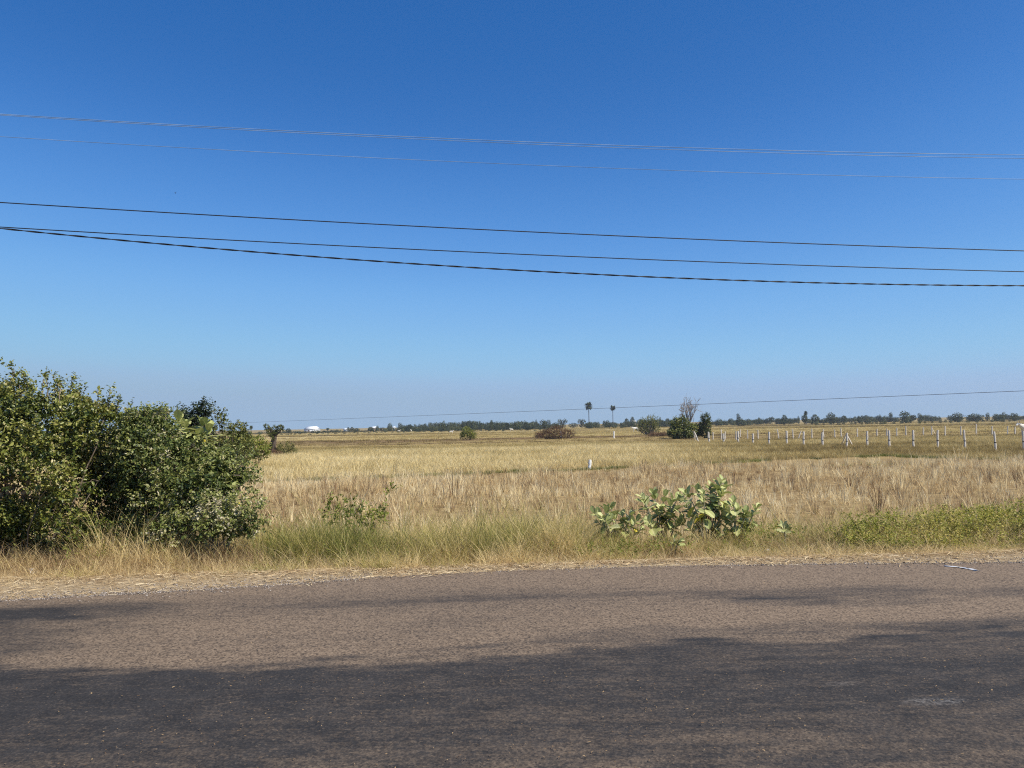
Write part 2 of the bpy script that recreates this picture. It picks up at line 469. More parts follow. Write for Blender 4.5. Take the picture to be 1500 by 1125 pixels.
def surf_z(x, y):
    v = y - SLOPE * x
    e = np.interp(x, EDGE_X, EDGE_V)
    return np.where((v < e) & (v > .9), np.maximum(road_z(x, v), ground_z(x, y)), ground_z(x, y))


# ------------------------------------------------------------------ grass tufts, scattered as ground cover
PROTO = bpy.data.collections.new('grass_kinds')


def tuft(name, n, h, spread, lean, wid, bend, mat, seg=3, r=None, flat=0.0):
    r = r or np.random.default_rng(abs(hash(name)) % 1000)
    mb_v = []; f = []; tb = []; k = 0
    for i in range(n):
        a = r.uniform(0, 2 * math.pi); rad = spread * math.sqrt(r.random())
        b = np.array([rad * math.cos(a), rad * math.sin(a), -0.02])
        la = a + r.normal(0, .9); l = abs(r.normal(0, lean))
        d = norm(np.array([math.cos(la) * l, math.sin(la) * l, 1.0 - flat]))
        out = np.array([math.cos(la), math.sin(la), 0]); H = h * r.uniform(.45, 1.1); bd = bend * r.uniform(.2, 1.3)
        wa = r.uniform(0, math.pi); s = np.array([math.cos(wa), math.sin(wa), 0]) * wid * r.uniform(.6, 1.2)
        tv = r.random()
        for q in range(seg + 1):
            t = q / seg
            c = b + d * H * t + out * bd * H * t * t - np.array([0, 0, 1]) * bd * .45 * H * t * t * t
            w = (1 - .85 * t) * .5
            mb_v += [c - s * w, c + s * w]; tb += [tv, tv]
            if q: f.append((k + 2 * q - 2, k + 2 * q - 1, k + 2 * q + 1, k + 2 * q))
        k += 2 * (seg + 1)
    me = mesh_np(name, np.array(mb_v), np.array(f), {'blade': np.array(tb)})
    me.materials.append(mat)
    return bpy.data.objects.new(name, me)


def scatter(name, protos, P, rotz, sc, tint, label=None, tilt=None, kind='stuff'):
    c = bpy.data.collections.new(name + '_kinds')
    protos = sorted(protos, key=lambda o: o.name)
    for o in protos: c.objects.link(o)
    n = len(P)
    rot = np.zeros((n, 3)); rot[:, 2] = rotz
    if tilt is not None: rot[:, 0] = tilt * rng.normal(0, 1, n); rot[:, 1] = tilt * rng.normal(0, 1, n)
    sc = np.asarray(sc)
    if sc.ndim == 1: sc = np.repeat(sc[:, None], 3, 1)
    me = mesh_np(name, P, [], {'rot': rot, 'siz': sc, 'tint': np.asarray(tint, float), 'pick': rng.integers(0, len(protos), n)})
    o = link(name, me)
    ng = bpy.data.node_groups.new(name, 'GeometryNodeTree')
    ng.interface.new_socket('Geometry', in_out='INPUT', socket_type='NodeSocketGeometry')
    ng.interface.new_socket('Geometry', in_out='OUTPUT', socket_type='NodeSocketGeometry')
    gi = ng.nodes.new('NodeGroupInput'); go = ng.nodes.new('NodeGroupOutput')
    ip = ng.nodes.new('GeometryNodeInstanceOnPoints'); ci = ng.nodes.new('GeometryNodeCollectionInfo')
    ci.inputs['Collection'].default_value = c; ci.inputs['Separate Children'].default_value = True; ci.inputs['Reset Children'].default_value = True
    def na(nm, ty):
        q = ng.nodes.new('GeometryNodeInputNamedAttribute'); q.data_type = ty; q.inputs['Name'].default_value = nm
        return q.outputs['Attribute']
    e2r = ng.nodes.new('FunctionNodeEulerToRotation')
    ng.links.new(na('rot', 'FLOAT_VECTOR'), e2r.inputs[0])
    ng.links.new(gi.outputs[0], ip.inputs['Points']); ng.links.new(ci.outputs[0], ip.inputs['Instance'])
    ip.inputs['Pick Instance'].default_value = True
    ng.links.new(na('pick', 'INT'), ip.inputs['Instance Index']); ng.links.new(e2r.outputs[0], ip.inputs['Rotation'])
    ng.links.new(na('siz', 'FLOAT_VECTOR'), ip.inputs['Scale']); ng.links.new(ip.outputs[0], go.inputs[0])
    md = o.modifiers.new('cover', 'NODES'); md.node_group = ng
    tag(o, label, None, None, kind)
    return o


def wedge(n, y0, y1, margin=3.0, k=.72):
    """random ground points ahead of the camera between two distances, uniform per area"""
    out = []
    while len(out) < n:
        m = (n - len(out)) * 2 + 100
        y = np.sqrt(rng.uniform(y0 ** 2, y1 ** 2, m)); x = rng.uniform(-1, 1, m) * (k * y1 + margin)
        ok = np.abs(x) < k * y + margin
        out += list(zip(x[ok], y[ok]))
    a = np.array(out[:n])
    return a[:, 0], a[:, 1]


def pxcol(x, y):
    """photo column of ground points, near enough for colour zones"""
    return 750 + F * x / y


# rice stubble close to the road
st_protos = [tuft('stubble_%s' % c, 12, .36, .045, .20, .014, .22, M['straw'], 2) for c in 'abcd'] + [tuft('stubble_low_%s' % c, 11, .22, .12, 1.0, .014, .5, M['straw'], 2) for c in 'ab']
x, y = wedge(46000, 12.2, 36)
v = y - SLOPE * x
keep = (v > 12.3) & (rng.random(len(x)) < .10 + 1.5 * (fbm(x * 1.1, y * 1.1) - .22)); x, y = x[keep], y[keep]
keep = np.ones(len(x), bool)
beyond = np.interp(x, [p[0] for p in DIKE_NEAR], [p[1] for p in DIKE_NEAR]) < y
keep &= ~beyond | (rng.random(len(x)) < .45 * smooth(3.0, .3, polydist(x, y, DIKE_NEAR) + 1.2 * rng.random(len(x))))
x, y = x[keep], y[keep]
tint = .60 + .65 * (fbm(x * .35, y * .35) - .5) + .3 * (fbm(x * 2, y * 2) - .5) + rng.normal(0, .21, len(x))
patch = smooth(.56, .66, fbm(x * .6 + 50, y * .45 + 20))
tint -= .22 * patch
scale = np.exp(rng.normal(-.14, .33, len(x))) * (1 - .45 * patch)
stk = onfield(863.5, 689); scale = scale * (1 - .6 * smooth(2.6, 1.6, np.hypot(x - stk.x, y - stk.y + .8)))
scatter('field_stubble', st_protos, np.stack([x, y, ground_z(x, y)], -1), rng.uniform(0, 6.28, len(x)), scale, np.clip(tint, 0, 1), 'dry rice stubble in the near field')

# paler paddy beyond the low dike
fg_protos = [tuft('paddy_%s' % c, 16, .42, .16, .35, .017, .35, M['field_grass'], 2) for c in 'abcd']
x, y = wedge(90000, 28, 82, 5)
beyond = np.interp(x, [p[0] for p in DIKE_NEAR], [p[1] for p in DIKE_NEAR]) + .3 < y
x, y = x[beyond], y[beyond]
col = pxcol(x, y)
pale = smooth(1150, 850, col) * smooth(76, 60, y + 8 * (fbm(x * .08, y * .08) - .5))
tint = .52 + .20 * pale - .10 * (1 - pale) + .55 * (fbm(x * .10, y * .22) - .5) + .25 * (fbm(x * .8, y * .8) - .5) + rng.normal(0, .13, len(x))
for d in DIKES_FAR:
    tint -= .30 * np.exp(-(polydist(x, y, d) / 1.3) ** 2)
tint -= .24 * smooth(.50, .64, fbm(x * .07 + 30, y * .16 + 9)) * (.75 - .15 * pale)
scale = rng.uniform(.65, 1.2, len(x)) * (.75 + .35 * pale)
scale = scale * (1 - .6 * smooth(2.6, 1.6, np.hypot(x - stk.x, y - stk.y + .8)))
scatter('paddy_grass', fg_protos, np.stack([x, y, ground_z(x, y)], -1), rng.uniform(0, 6.28, len(x)), scale, np.clip(tint, 0, 1), 'pale dry paddy grass beyond the low dike')

# distant fields, coarser tufts
ff_protos = [tuft('far_paddy_%s' % c, 22, .26, .6, .6, .05, .4, M['field_grass'], 2) for c in 'abc']
x, y = wedge(120000, 74, 420, 15)
keep = rng.random(len(x)) < np.clip(150 / y, .2, 1); x, y = x[keep], y[keep]
tint = .46 + 1.3 * (fbm(x * .018, y * .055) - .5) + .4 * (fbm(x * .15, y * .3) - .5) + rng.normal(0, .09, len(x))
band = smooth(.52, .66, fbm(x * .012 + 7, y * .035 + 3))
tint -= .25 * band
for d in DIKES_FAR:
    tint -= .36 * np.exp(-(polydist(x, y, d) / 2.2) ** 2)
scale = rng.uniform(.6, 1.15, len(x))
scatter('far_field_grass', ff_protos, np.stack([x, y, ground_z(x, y)], -1), rng.uniform(0, 6.28, len(x)), scale, np.clip(tint, 0, 1), 'dry grass of the distant fields')

# dark green and brown growth along the low dikes
dk_protos = [tuft('dike_%s' % c, 26, .20, .16, .9, .013, .5, M['green_grass'], 2) for c in 'abc']
pts = []
for (a, b), (c_, d_) in zip(DIKE_NEAR[:-1], DIKE_NEAR[1:]):
    ln = math.hypot(c_ - a, d_ - b); n = int(ln * 26)
    t = rng.random(n); pts.append(np.stack([a + (c_ - a) * t + rng.normal(0, .22, n), b + (d_ - b) * t + rng.normal(0, .26, n)], -1))
pts = np.concatenate(pts); x, y = pts[:, 0], pts[:, 1]
keep = (np.abs(x) < .8 * y + 4) & (fbm(x * .35 + 3, y * .1) > .40) & (y > 24); x, y = x[keep], y[keep]
tint = .22 + .6 * (fbm(x * .5, y * .5) - .5) + rng.normal(0, .1, len(x))
scatter('dike_grass', dk_protos, np.stack([x, y, ground_z(x, y)], -1), rng.uniform(0, 6.28, len(x)), rng.uniform(.6, 1.2, len(x)), np.clip(tint, 0, 1), 'dark grass growing on the low field dike')

# verge grass: colour and height change along the road as in the photo
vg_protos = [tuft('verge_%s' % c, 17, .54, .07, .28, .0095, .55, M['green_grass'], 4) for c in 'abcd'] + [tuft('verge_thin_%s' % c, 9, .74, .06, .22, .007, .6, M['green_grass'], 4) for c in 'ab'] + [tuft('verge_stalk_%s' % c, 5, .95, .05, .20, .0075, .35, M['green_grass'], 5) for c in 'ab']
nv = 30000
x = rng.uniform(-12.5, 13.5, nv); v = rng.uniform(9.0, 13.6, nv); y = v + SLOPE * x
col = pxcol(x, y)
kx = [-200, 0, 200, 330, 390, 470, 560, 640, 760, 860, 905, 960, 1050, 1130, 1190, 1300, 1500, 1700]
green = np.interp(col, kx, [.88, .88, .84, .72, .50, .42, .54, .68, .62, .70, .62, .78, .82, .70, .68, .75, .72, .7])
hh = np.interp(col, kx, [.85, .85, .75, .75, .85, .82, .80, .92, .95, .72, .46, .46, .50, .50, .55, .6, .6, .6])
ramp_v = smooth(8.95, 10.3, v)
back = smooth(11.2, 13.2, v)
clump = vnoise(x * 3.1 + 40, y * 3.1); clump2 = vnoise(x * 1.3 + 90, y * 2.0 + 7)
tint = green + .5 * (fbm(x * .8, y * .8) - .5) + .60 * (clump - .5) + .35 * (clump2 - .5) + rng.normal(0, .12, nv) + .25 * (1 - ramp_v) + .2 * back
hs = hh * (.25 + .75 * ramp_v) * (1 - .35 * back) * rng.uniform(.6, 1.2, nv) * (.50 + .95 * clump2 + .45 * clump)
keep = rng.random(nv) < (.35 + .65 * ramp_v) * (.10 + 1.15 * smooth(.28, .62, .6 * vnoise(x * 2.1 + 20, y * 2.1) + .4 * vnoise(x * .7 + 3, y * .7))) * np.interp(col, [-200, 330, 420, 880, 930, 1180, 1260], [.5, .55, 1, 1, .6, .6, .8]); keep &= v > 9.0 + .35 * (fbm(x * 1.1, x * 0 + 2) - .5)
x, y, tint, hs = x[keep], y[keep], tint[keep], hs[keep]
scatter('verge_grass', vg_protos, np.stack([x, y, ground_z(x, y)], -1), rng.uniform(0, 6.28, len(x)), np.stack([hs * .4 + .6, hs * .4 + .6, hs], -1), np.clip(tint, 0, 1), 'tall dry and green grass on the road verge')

# brown dead weeds among the verge
bw_protos = [tuft('dry_weed_%s' % c, 16, .42, .10, .45, .006, .7, M['straw'], 4) for c in 'abc']
nv = 17000
x = rng.uniform(-12.5, 13.5, nv); v = np.where(rng.random(nv) < .12, rng.uniform(8.55, 9.3, nv), rng.uniform(9.05, 12.8, nv)); y = v + SLOPE * x; col = pxcol(x, y)
dens = np.interp(col, [-200, 0, 330, 400, 600, 860, 900, 960, 1150, 1200, 1700], [1, 1, .95, .60, .50, .50, .6, .8, .8, .5, .4])
keep = rng.random(nv) < dens; x, y, v = x[keep], y[keep], v[keep]
tint = .30 + .55 * (fbm(x * 1.3, y * 1.3) - .5) + rng.normal(0, .12, len(x)) + .2 * smooth(9.9, 9.1, v)
hs = rng.uniform(.5, 1.2, len(x)) * (.28 + .80 * smooth(8.9, 10.0, v)) * np.interp(col[keep], [850, 900, 1120, 1180], [1, .72, .72, 1])
scatter('dry_weeds', bw_protos, np.stack([x, y, ground_z(x, y)], -1), rng.uniform(0, 6.28, len(x)), hs, np.clip(tint, 0, 1), 'brown dead weeds among the verge grass', tilt=.15)

# straw litter at the road's edge
def straws(name, n, xs, vs, ln, wd, mat, label, ts=(.3, 1.0)):
    x, v = xs(n), vs(n); y = v + SLOPE * x
    a = rng.uniform(0, math.pi, n); l = rng.uniform(.3, 1, n) * ln; w = rng.uniform(.5, 1, n) * wd
    z = surf_z(x, y) + rng.uniform(.004, .02, n)
    d = np.stack([np.cos(a), np.sin(a), rng.normal(0, .12, n)], -1); s = np.stack([-np.sin(a), np.cos(a), rng.normal(0, .4, n)], -1)
    c = np.stack([x, y, z], -1); m_ = c + np.stack([rng.normal(0, .1, n) * l, rng.normal(0, .1, n) * l, rng.uniform(0, .12, n) * l], -1)
    e0 = c - d * l[:, None] / 2; e1 = c + d * l[:, None] / 2; sw = s * w[:, None] / 2
    Vv = np.stack([e0 - sw, e0 + sw, m_ + sw, m_ - sw, e1 + sw * .5, e1 - sw * .5], 1)
    Vv[:, :, 2] = np.maximum(Vv[:, :, 2], surf_z(Vv[:, :, 0], Vv[:, :, 1]) + .003)
    b = np.arange(n)[:, None] * 6
    f = np.concatenate([b + [0, 1, 2, 3], b + [3, 2, 4, 5]])
    t = np.repeat(rng.uniform(*ts, n), 6)
    return tag(link(name, mesh_np(name, Vv.reshape(-1, 3), f, {'tint': t}), mat), label, kind='stuff')


M['litter'] = leaf_mat('litter', [(0, (.13, .075, .04)), (.4, (.34, .23, .12)), (.8, (.55, .42, .24)), (1, (.70, .58, .38))], .15, .7, .2)
def litter_x(n):
    _gl['lx'] = rng.uniform(-12, 13, n); return _gl['lx']


def litter_v(n):
    e = np.interp(_gl['lx'], EDGE_X, EDGE_V); t = rng.beta(2.2, 1.4, n)
    lo = np.where(rng.random(n) < .38, e - .03, np.maximum(e - .02, 8.7)); t = np.where(lo < 8.6, rng.random(n), t)
    wob = .35 * (fbm(_gl['lx'] * .9 + 3, _gl['lx'] * 0 + 1) - .5)
    return lo + (9.5 - lo) * t + wob * (t < .6) + rng.normal(0, .09, n)


_gl = {}
straws('straw_litter', 30000, litter_x, litter_v, .16, .007, M['litter'], 'dry straw strewn along the edge of the road')
def clus(n):
    xs = []; vs = []
    while len(xs) < n:
        a = rng.uniform(-6, 6.5, 4 * n); b_ = np.where(rng.random(4 * n) < .8, rng.uniform(2.9, 5.1, 4 * n), rng.uniform(5, 8.6, 4 * n))
        k = fbm(a * 1.1 + 11, b_ * 3.2 + 5) > rng.uniform(.35, .75, 4 * n); xs += list(a[k]); vs += list(b_[k])
    _gl['v'] = np.array(vs[:n]); return np.array(xs[:n])


_gl = {}
straws('leaf_litter', 2800, clus, lambda n: _gl['v'], .016, .0045, M['litter'], 'tiny bits of straw and leaf lying on the asphalt', (.0, .5))


# gravel at the edge
def stones(name, n, xs, vs, size, mat, label):
    x, v = xs(n), vs(n); y = v + SLOPE * x
    s = size * np.minimum(rng.lognormal(0, .42, n), 2.2)
    base = np.array([(1, 0, 0), (-1, 0, 0), (0, 1, 0), (0, -1, 0), (0, 0, 1), (0, 0, -.4)], float)
    fo = np.array([(0, 2, 4), (2, 1, 4), (1, 3, 4), (3, 0, 4), (2, 0, 5), (1, 2, 5), (3, 1, 5), (0, 3, 5)])
    Vv = base[None] * rng.uniform(.5, 1.1, (n, 6, 1)) * s[:, None, None]
    a = rng.uniform(0, 6.28, n); ca, sa = np.cos(a)[:, None], np.sin(a)[:, None]
    Vv = np.stack([Vv[..., 0] * ca - Vv[..., 1] * sa, Vv[..., 0] * sa + Vv[..., 1] * ca, Vv[..., 2] * .7], -1)
    Vv += np.stack([x, y, surf_z(x, y) + s * .1], -1)[:, None]
    f = (np.arange(n)[:, None, None] * 6 + fo[None]).reshape(-1, 3)
    return tag(link(name, mesh_np(name, Vv.reshape(-1, 3), f, {'tint': np.repeat(rng.uniform(0, 1, n), 6)}), mat), label, kind='stuff')


def gravel_x(n):
    return np.where(rng.random(n) < .55, rng.uniform(-9, -1.6, n), np.where(rng.random(n) < .45, rng.uniform(2.2, 8, n), rng.uniform(-9, 9, n)))


_gx = {}
def gx_(n): _gx['x'] = gravel_x(n); return _gx['x']
def gv_(n):
    e = np.interp(_gx['x'], EDGE_X, EDGE_V)
    return e + np.abs(rng.normal(.0, .28, n)) - .08 - .25 * (rng.random(n) < .06)


stones('gravel', 17000, gx_, gv_, .0080, M['stone'], 'grey gravel loose along the edge of the asphalt')


# ------------------------------------------------------------------ foliage helpers
def leaf_arrays(P, D, Nn, L, Wd, fold=.3, droop=.15):
    S = norm(np.cross(D, Nn)); Nn = np.cross(S, D)
    L = L[:, None]; Wd = Wd[:, None]
    b = P
    r1 = P + D * L * .34 + S * Wd * .5 + Nn * fold * Wd * .5
    r2 = P + D * L * .72 + S * Wd * .36 + Nn * (fold * Wd * .36 - droop * L * .25)
    t = P + D * L - Nn * droop * L
    l2 = P + D * L * .72 - S * Wd * .36 + Nn * (fold * Wd * .36 - droop * L * .25)
    l1 = P + D * L * .34 - S * Wd * .5 + Nn * fold * Wd * .5
    return np.stack([b, r1, r2, t, l2, l1], 1)


def leaves_mesh(name, LV, tint):
    n = len(LV); b = np.arange(n)[:, None] * 6
    f = np.concatenate([b + [0, 1, 2, 3], b + [0, 3, 4, 5]])
    return mesh_np(name, LV.reshape(-1, 3), f, {'tint': np.repeat(np.clip(tint, 0, 1), 6)})


def rand_unit(n, r=rng):
    return norm(r.normal(0, 1, (n, 3)))


def shoots(B, T, ln, k, L, wr, r=rng, spread=.9, tint=None):
    """k leaves along every shoot; returns leaf quads and tints"""
    n = len(B)
    u = (np.arange(k)[None] + r.random((n, k))) / k
    P = B[:, None] + T[:, None] * (ln[:, None] * u)[..., None]
    rad = r.normal(0, 1, (n, k, 3)); rad -= (rad * T[:, None]).sum(-1, keepdims=True) * T[:, None]; rad = norm(rad)
    D = norm(T[:, None] * .45 + rad * spread + np.array([0, 0, .05]))
    Nn = norm(r.normal(0, .55, (n, k, 3)) + np.array([0.1, -.1, .9]) + .25 * T[:, None])
    LL = L * r.uniform(.6, 1.2, (n, k)) * (1.15 - .5 * u)
    WW = LL * wr * r.uniform(.8, 1.2, (n, k))
    lv = leaf_arrays(P.reshape(-1, 3), D.reshape(-1, 3), Nn.reshape(-1, 3), LL.ravel(), WW.ravel())
    t = (tint[:, None] if tint is not None else .5) + r.normal(0, .16, (n, k)) + .12 * (u - .5)
    return lv, t.ravel()


def blob_points(blobs, n, r=rng, depth=.4, zmin=None, holes=0.0):
    """points and outward directions on the outer surface of overlapping ellipsoids: (cx,cy,cz, rx,ry,rz)"""
    bl = np.array(blobs, float); w = (bl[:, 3] * bl[:, 5] + bl[:, 3] * bl[:, 4] + bl[:, 4] * bl[:, 5]); w /= w.sum()
    P = []; U = []; got = 0
    while got < n:
        m = n * 2
        k = r.choice(len(bl), m, p=w); u = rand_unit(m, r)
        rr = 1 - depth * r.random(m) ** 1.8
        az = np.arctan2(u[:, 1], u[:, 0])
        rr *= .86 + .30 * fbm(az * 2.2 + k * 3.1, u[:, 2] * 3.0 + k)
        p = bl[k, :3] + bl[k, 3:] * u * rr[:, None]
        ok = np.ones(m, bool)
        for i in range(len(bl)):
            q = np.linalg.norm((p - bl[i, :3]) / bl[i, 3:], axis=1)
            ok &= (k == i) | (q > .62)
        ok &= p[:, 2] > ground_z(p[:, 0], p[:, 1]) + .02 if zmin is None else p[:, 2] > zmin
        if holes:
            hn = .5 * vnoise(p[:, 0] * holes + 5, p[:, 2] * holes + 9) + .5 * vnoise(p[:, 1] * holes + p[:, 0] * holes * .4, p[:, 2] * holes * 1.3)
            ok &= (hn > .42 + .12 * r.random(m)) | (rr < .72)
        P.append(p[ok]); U.append(norm(u / bl[k, 3:])[ok]); got += ok.sum()
    return np.concatenate(P)[:n], np.concatenate(U)[:n]


def px_blobs(l, base=None):
    """(px, py, D, rx px, depth m, ry px) in the photo -> ellipsoids in metres"""
    out = []
    for px, py, D, rx_, ry_, rz_ in l:
        c = W(px, py, D); out.append((c.x, c.y, c.z, rx_ * D / F, ry_, rz_ * D / F))
    return out


def shrub(name, label, cat, blobs, base, n_shoots, k, leaf, wr, shoot_len, mat, stem_mat, seed, up=.5, group=None, tint_c=.5, tint_var=.7, n_stems=26, stem_r=.02, depth=.4, tufts=None, holes=0.0):
    r = np.random.default_rng(seed)
    root = empty(name, base); tag(root, label, cat, group)
    B = np.array([base.x, base.y, base.z])
    P, U = blob_points(blobs, n_shoots, r, depth, None, holes)
    T = norm(U * .7 + np.array([0, 0, up]) + r.normal(0, .45, P.shape))
    ln = shoot_len * r.uniform(.5, 1.3, len(P))
    tn = tint_c + tint_var * (fbm(P[:, 0] * 1.6 + seed, P[:, 2] * 1.6 + P[:, 1]) - .5) + .1 * U[:, 2]
    lv, t = shoots(P, T, ln, k, leaf, wr, r, tint=tn)
    if tufts:
        # long shoots that stick out of the outline
        for (px, py, px2, py2, D) in tufts:
            a, b = np.array(W(px, py, D)), np.array(W(px2, py2, D))
            m = 16
            tt_ = np.linspace(0, 1, m)[:, None]
            Bq = a + (b - a) * tt_ + r.normal(0, .02, (m, 3))
            l2, t2 = shoots(Bq, norm((b - a)[None] + r.normal(0, .5, (m, 3)) * np.linalg.norm(b - a)), np.full(m, .16), max(3, k // 2), leaf, wr, r, tint=np.full(m, tint_c))
            lv = np.concatenate([lv, l2]); t = np.concatenate([t, t2])
    link('foliage', leaves_mesh(name + '_foliage', lv - B, t), mat, root)
    mb = MB()
    idx = r.choice(len(P), n_stems, replace=False)
    for i in idx:
        q = P[i] - B; s = np.array([q[0] * r.uniform(.2, .55) + r.normal(0, .05), q[1] * r.uniform(.2, .5), gz(B[0] + q[0] * .35, B[1] + q[1] * .35) - B[2]])
        mid = s * .45 + q * .55 + r.normal(0, .10, 3) * np.linalg.norm(q - s) + np.array([0, 0, .08])
        pts = [s * (1 - a) ** 2 + 2 * mid * a * (1 - a) + q * a * a for a in np.linspace(0, 1, 8)]
        tube(mb, pts, np.linspace(stem_r, stem_r * .3, 8) * r.uniform(.5, 1.1), 5)
    if tufts:
        for (px, py, px2, py2, D) in tufts:
            a, b = np.array(W(px, py, D)) - B, np.array(W(px2, py2, D)) - B
            tube(mb, [a + (b - a) * q + r.normal(0, .012, 3) for q in np.linspace(-.6, 1, 8)], np.linspace(stem_r * .5, stem_r * .2, 8), 5)
    link('stem', mb.mesh(name + '_stem', True), stem_mat, root)
    return root


# ------------------------------------------------------------------ the big roadside bush at the left
def inpoly(px, py, poly):
    x, y = np.asarray(px), np.asarray(py); c = np.zeros(x.shape, bool); j = len(poly) - 1
    for i in range(len(poly)):
        xi, yi = poly[i]; xj, yj = poly[j]
        c ^= ((yi > y) != (yj > y)) & (x < (xj - xi) * (y - yi) / (yj - yi + 1e-9) + xi); j = i
    return c


def thicket(name, label, poly, D, thick, hollows, n_clump, n_sh, k, leaf, wr, shoot_len, mat, stem_mat, seed, tint_c, tint_var, sprays=(), stems=60, stem_r=.018, lean=0.0, gaps=()):
    """a bush built of many leafy clumps; its outline seen from the road is given, its body is `thick` metres deep each way"""
    r = np.random.default_rng(seed); xs = [p[0] for p in poly]; ys = [p[1] for p in poly]
    edge = poly + [poly[0]]
    P = []; T = []; TN = []; LN = []
    base = onground(.5 * (min(xs) + max(xs)), D); B = np.array(base); cents = []
    while len(cents) < n_clump:
        px, py = r.uniform(min(xs), max(xs)), r.uniform(min(ys), max(ys))
        if not inpoly(px, py, poly) or any(math.hypot((px - g[0]) / g[2], (py - g[1]) / g[3]) < 1 for g in gaps): continue
        de = float(polydist(np.array(px), np.array(py), edge)) * D / F       # metres from the outline
        t = thick * min(1.0, (de / (.9 * thick)) ** .6)
        u = r.random() ** .75; dep = -t + 2 * t * u if r.random() < .3 else -t * (1 - .35 * r.random())
        dep += lean * ((py - min(ys)) / (max(ys) - min(ys)) - .5) * -2
        hol = 0
        for (hx, hy, ax, ay) in hollows:
            q = math.hypot((px - hx) / ax, (py - hy) / ay)
            if q < 1: hol = max(hol, 1 - q * q)
        if hol > .12 and dep < .25 * thick:
            dep = thick * (.30 + .65 * r.random())
        rad = min(.30, max(.08, de * 1.0)) * r.uniform(.55, 1.25)
        c = np.array(W(px, py, D + dep))
        if c[2] < gz(c[0], c[1]) + .03: continue
        cents.append((c, rad, dep))
    for c, rad, dep in cents:
        m = int(n_sh * r.uniform(.6, 1.3)); u = rand_unit(m, r)
        p = c + u * rad * (r.random((m, 1)) ** .5) * np.array([1.15, 1, .85])
        d = norm(u * .6 + np.array([0, -.12, .55]) + r.normal(0, .45, (m, 3)) + r.normal(0, .25, 3))
        P.append(p); T.append(d); LN.append(shoot_len * r.uniform(.5, 1.3, m) * min(1, .5 + rad * 2.2))
        TN.append(np.full(m, tint_c + tint_var * (r.random() - .5) * .7) + .10 * u[:, 2])
    P = np.concatenate(P); T = np.concatenate(T); LN = np.concatenate(LN); TN = np.concatenate(TN)
    ok = P[:, 2] > ground_z(P[:, 0], P[:, 1]) + .02; P, T, LN, TN = P[ok], T[ok], LN[ok], TN[ok]
    lv, t = shoots(P, T, LN, k, leaf, wr, r, tint=TN)
    mb = MB(); sprays = list(sprays)
    for _ in range(46):          # ragged outline: loose shoots standing out of it
        i = r.integers(len(poly)); (x0, y0), (x1, y1) = poly[i], poly[(i + 1) % len(poly)]; q = r.random()
        ex, ey = x0 + (x1 - x0) * q, y0 + (y1 - y0) * q
        if ey > 760 or ex < -40: continue
        nx, ny = (y1 - y0), -(x1 - x0); ln = math.hypot(nx, ny) + 1e-6; nx, ny = nx / ln, ny / ln
        if inpoly(np.array(ex + nx * 4), np.array(ey + ny * 4), poly): nx, ny = -nx, -ny
        L_ = r.uniform(5, 18); sprays.append((ex - nx * 12, ey - ny * 12, ex + nx * L_ + r.normal(0, 5), ey + ny * L_ - r.uniform(0, 8), r.normal(0, .15)))
    for (px, py, px2, py2, dd) in sprays:
        a_, b_ = np.array(W(px, py, D + dd)), np.array(W(px2, py2, D + dd + r.normal(0, .1))); m = 11
        tt_ = np.linspace(.1, 1, m)[:, None] ** .8; bow = r.normal(0, .05, 3)
        Bq = a_ + (b_ - a_) * tt_ + bow * tt_ * (1 - tt_) * 4 + r.normal(0, .012, (m, 3))
        l2, t2 = shoots(Bq, norm((b_ - a_)[None] + r.normal(0, .5, (m, 3)) * np.linalg.norm(b_ - a_)), np.full(m, .12), 4, leaf, wr, r, tint=np.full(m, tint_c + .08))
        lv = np.concatenate([lv, l2]); t = np.concatenate([t, t2])
        tube(mb, np.concatenate([[a_ - (b_ - a_) * .6], Bq]) - B, np.linspace(stem_r * .45, stem_r * .12, m + 1), 5)
    root = empty(name, base); tag(root, label, 'bush')
    link('foliage', leaves_mesh(name + '_foliage', lv - B, t), mat, root)
    for i in r.choice(len(cents), stems, replace=False):
        q = cents[i][0] - B; sx_ = q[0] * r.uniform(.25, .8) + r.normal(0, .08); sy_ = q[1] * r.uniform(.2, .6)
        st0 = np.array([sx_, sy_, gz(B[0] + sx_, B[1] + sy_) - B[2] - .02])
        mid = st0 * .45 + q * .55 + r.normal(0, .14, 3) + np.array([0, 0, .10])
        ts = np.linspace(0, 1, 9); pts = np.array([st0 * (1 - a) ** 2 + 2 * mid * a * (1 - a) + q * a * a for a in ts]) + r.normal(0, .012, (9, 3))
        tube(mb, pts, np.linspace(stem_r, stem_r * .25, 9) * r.uniform(.4, 1.1), 5)
        for _ in range(2):
            j = r.integers(4, 9); e = pts[j] + norm(r.normal(0, 1, 3) + np.array([0, -.4, .5])) * r.uniform(.15, .4)
            tube(mb, [pts[j], (pts[j] + e) / 2 + r.normal(0, .02, 3), e], [stem_r * .25, stem_r * .18, stem_r * .08], 4)
    link('stem', mb.mesh(name + '_stem', True), stem_mat, root)
    return root


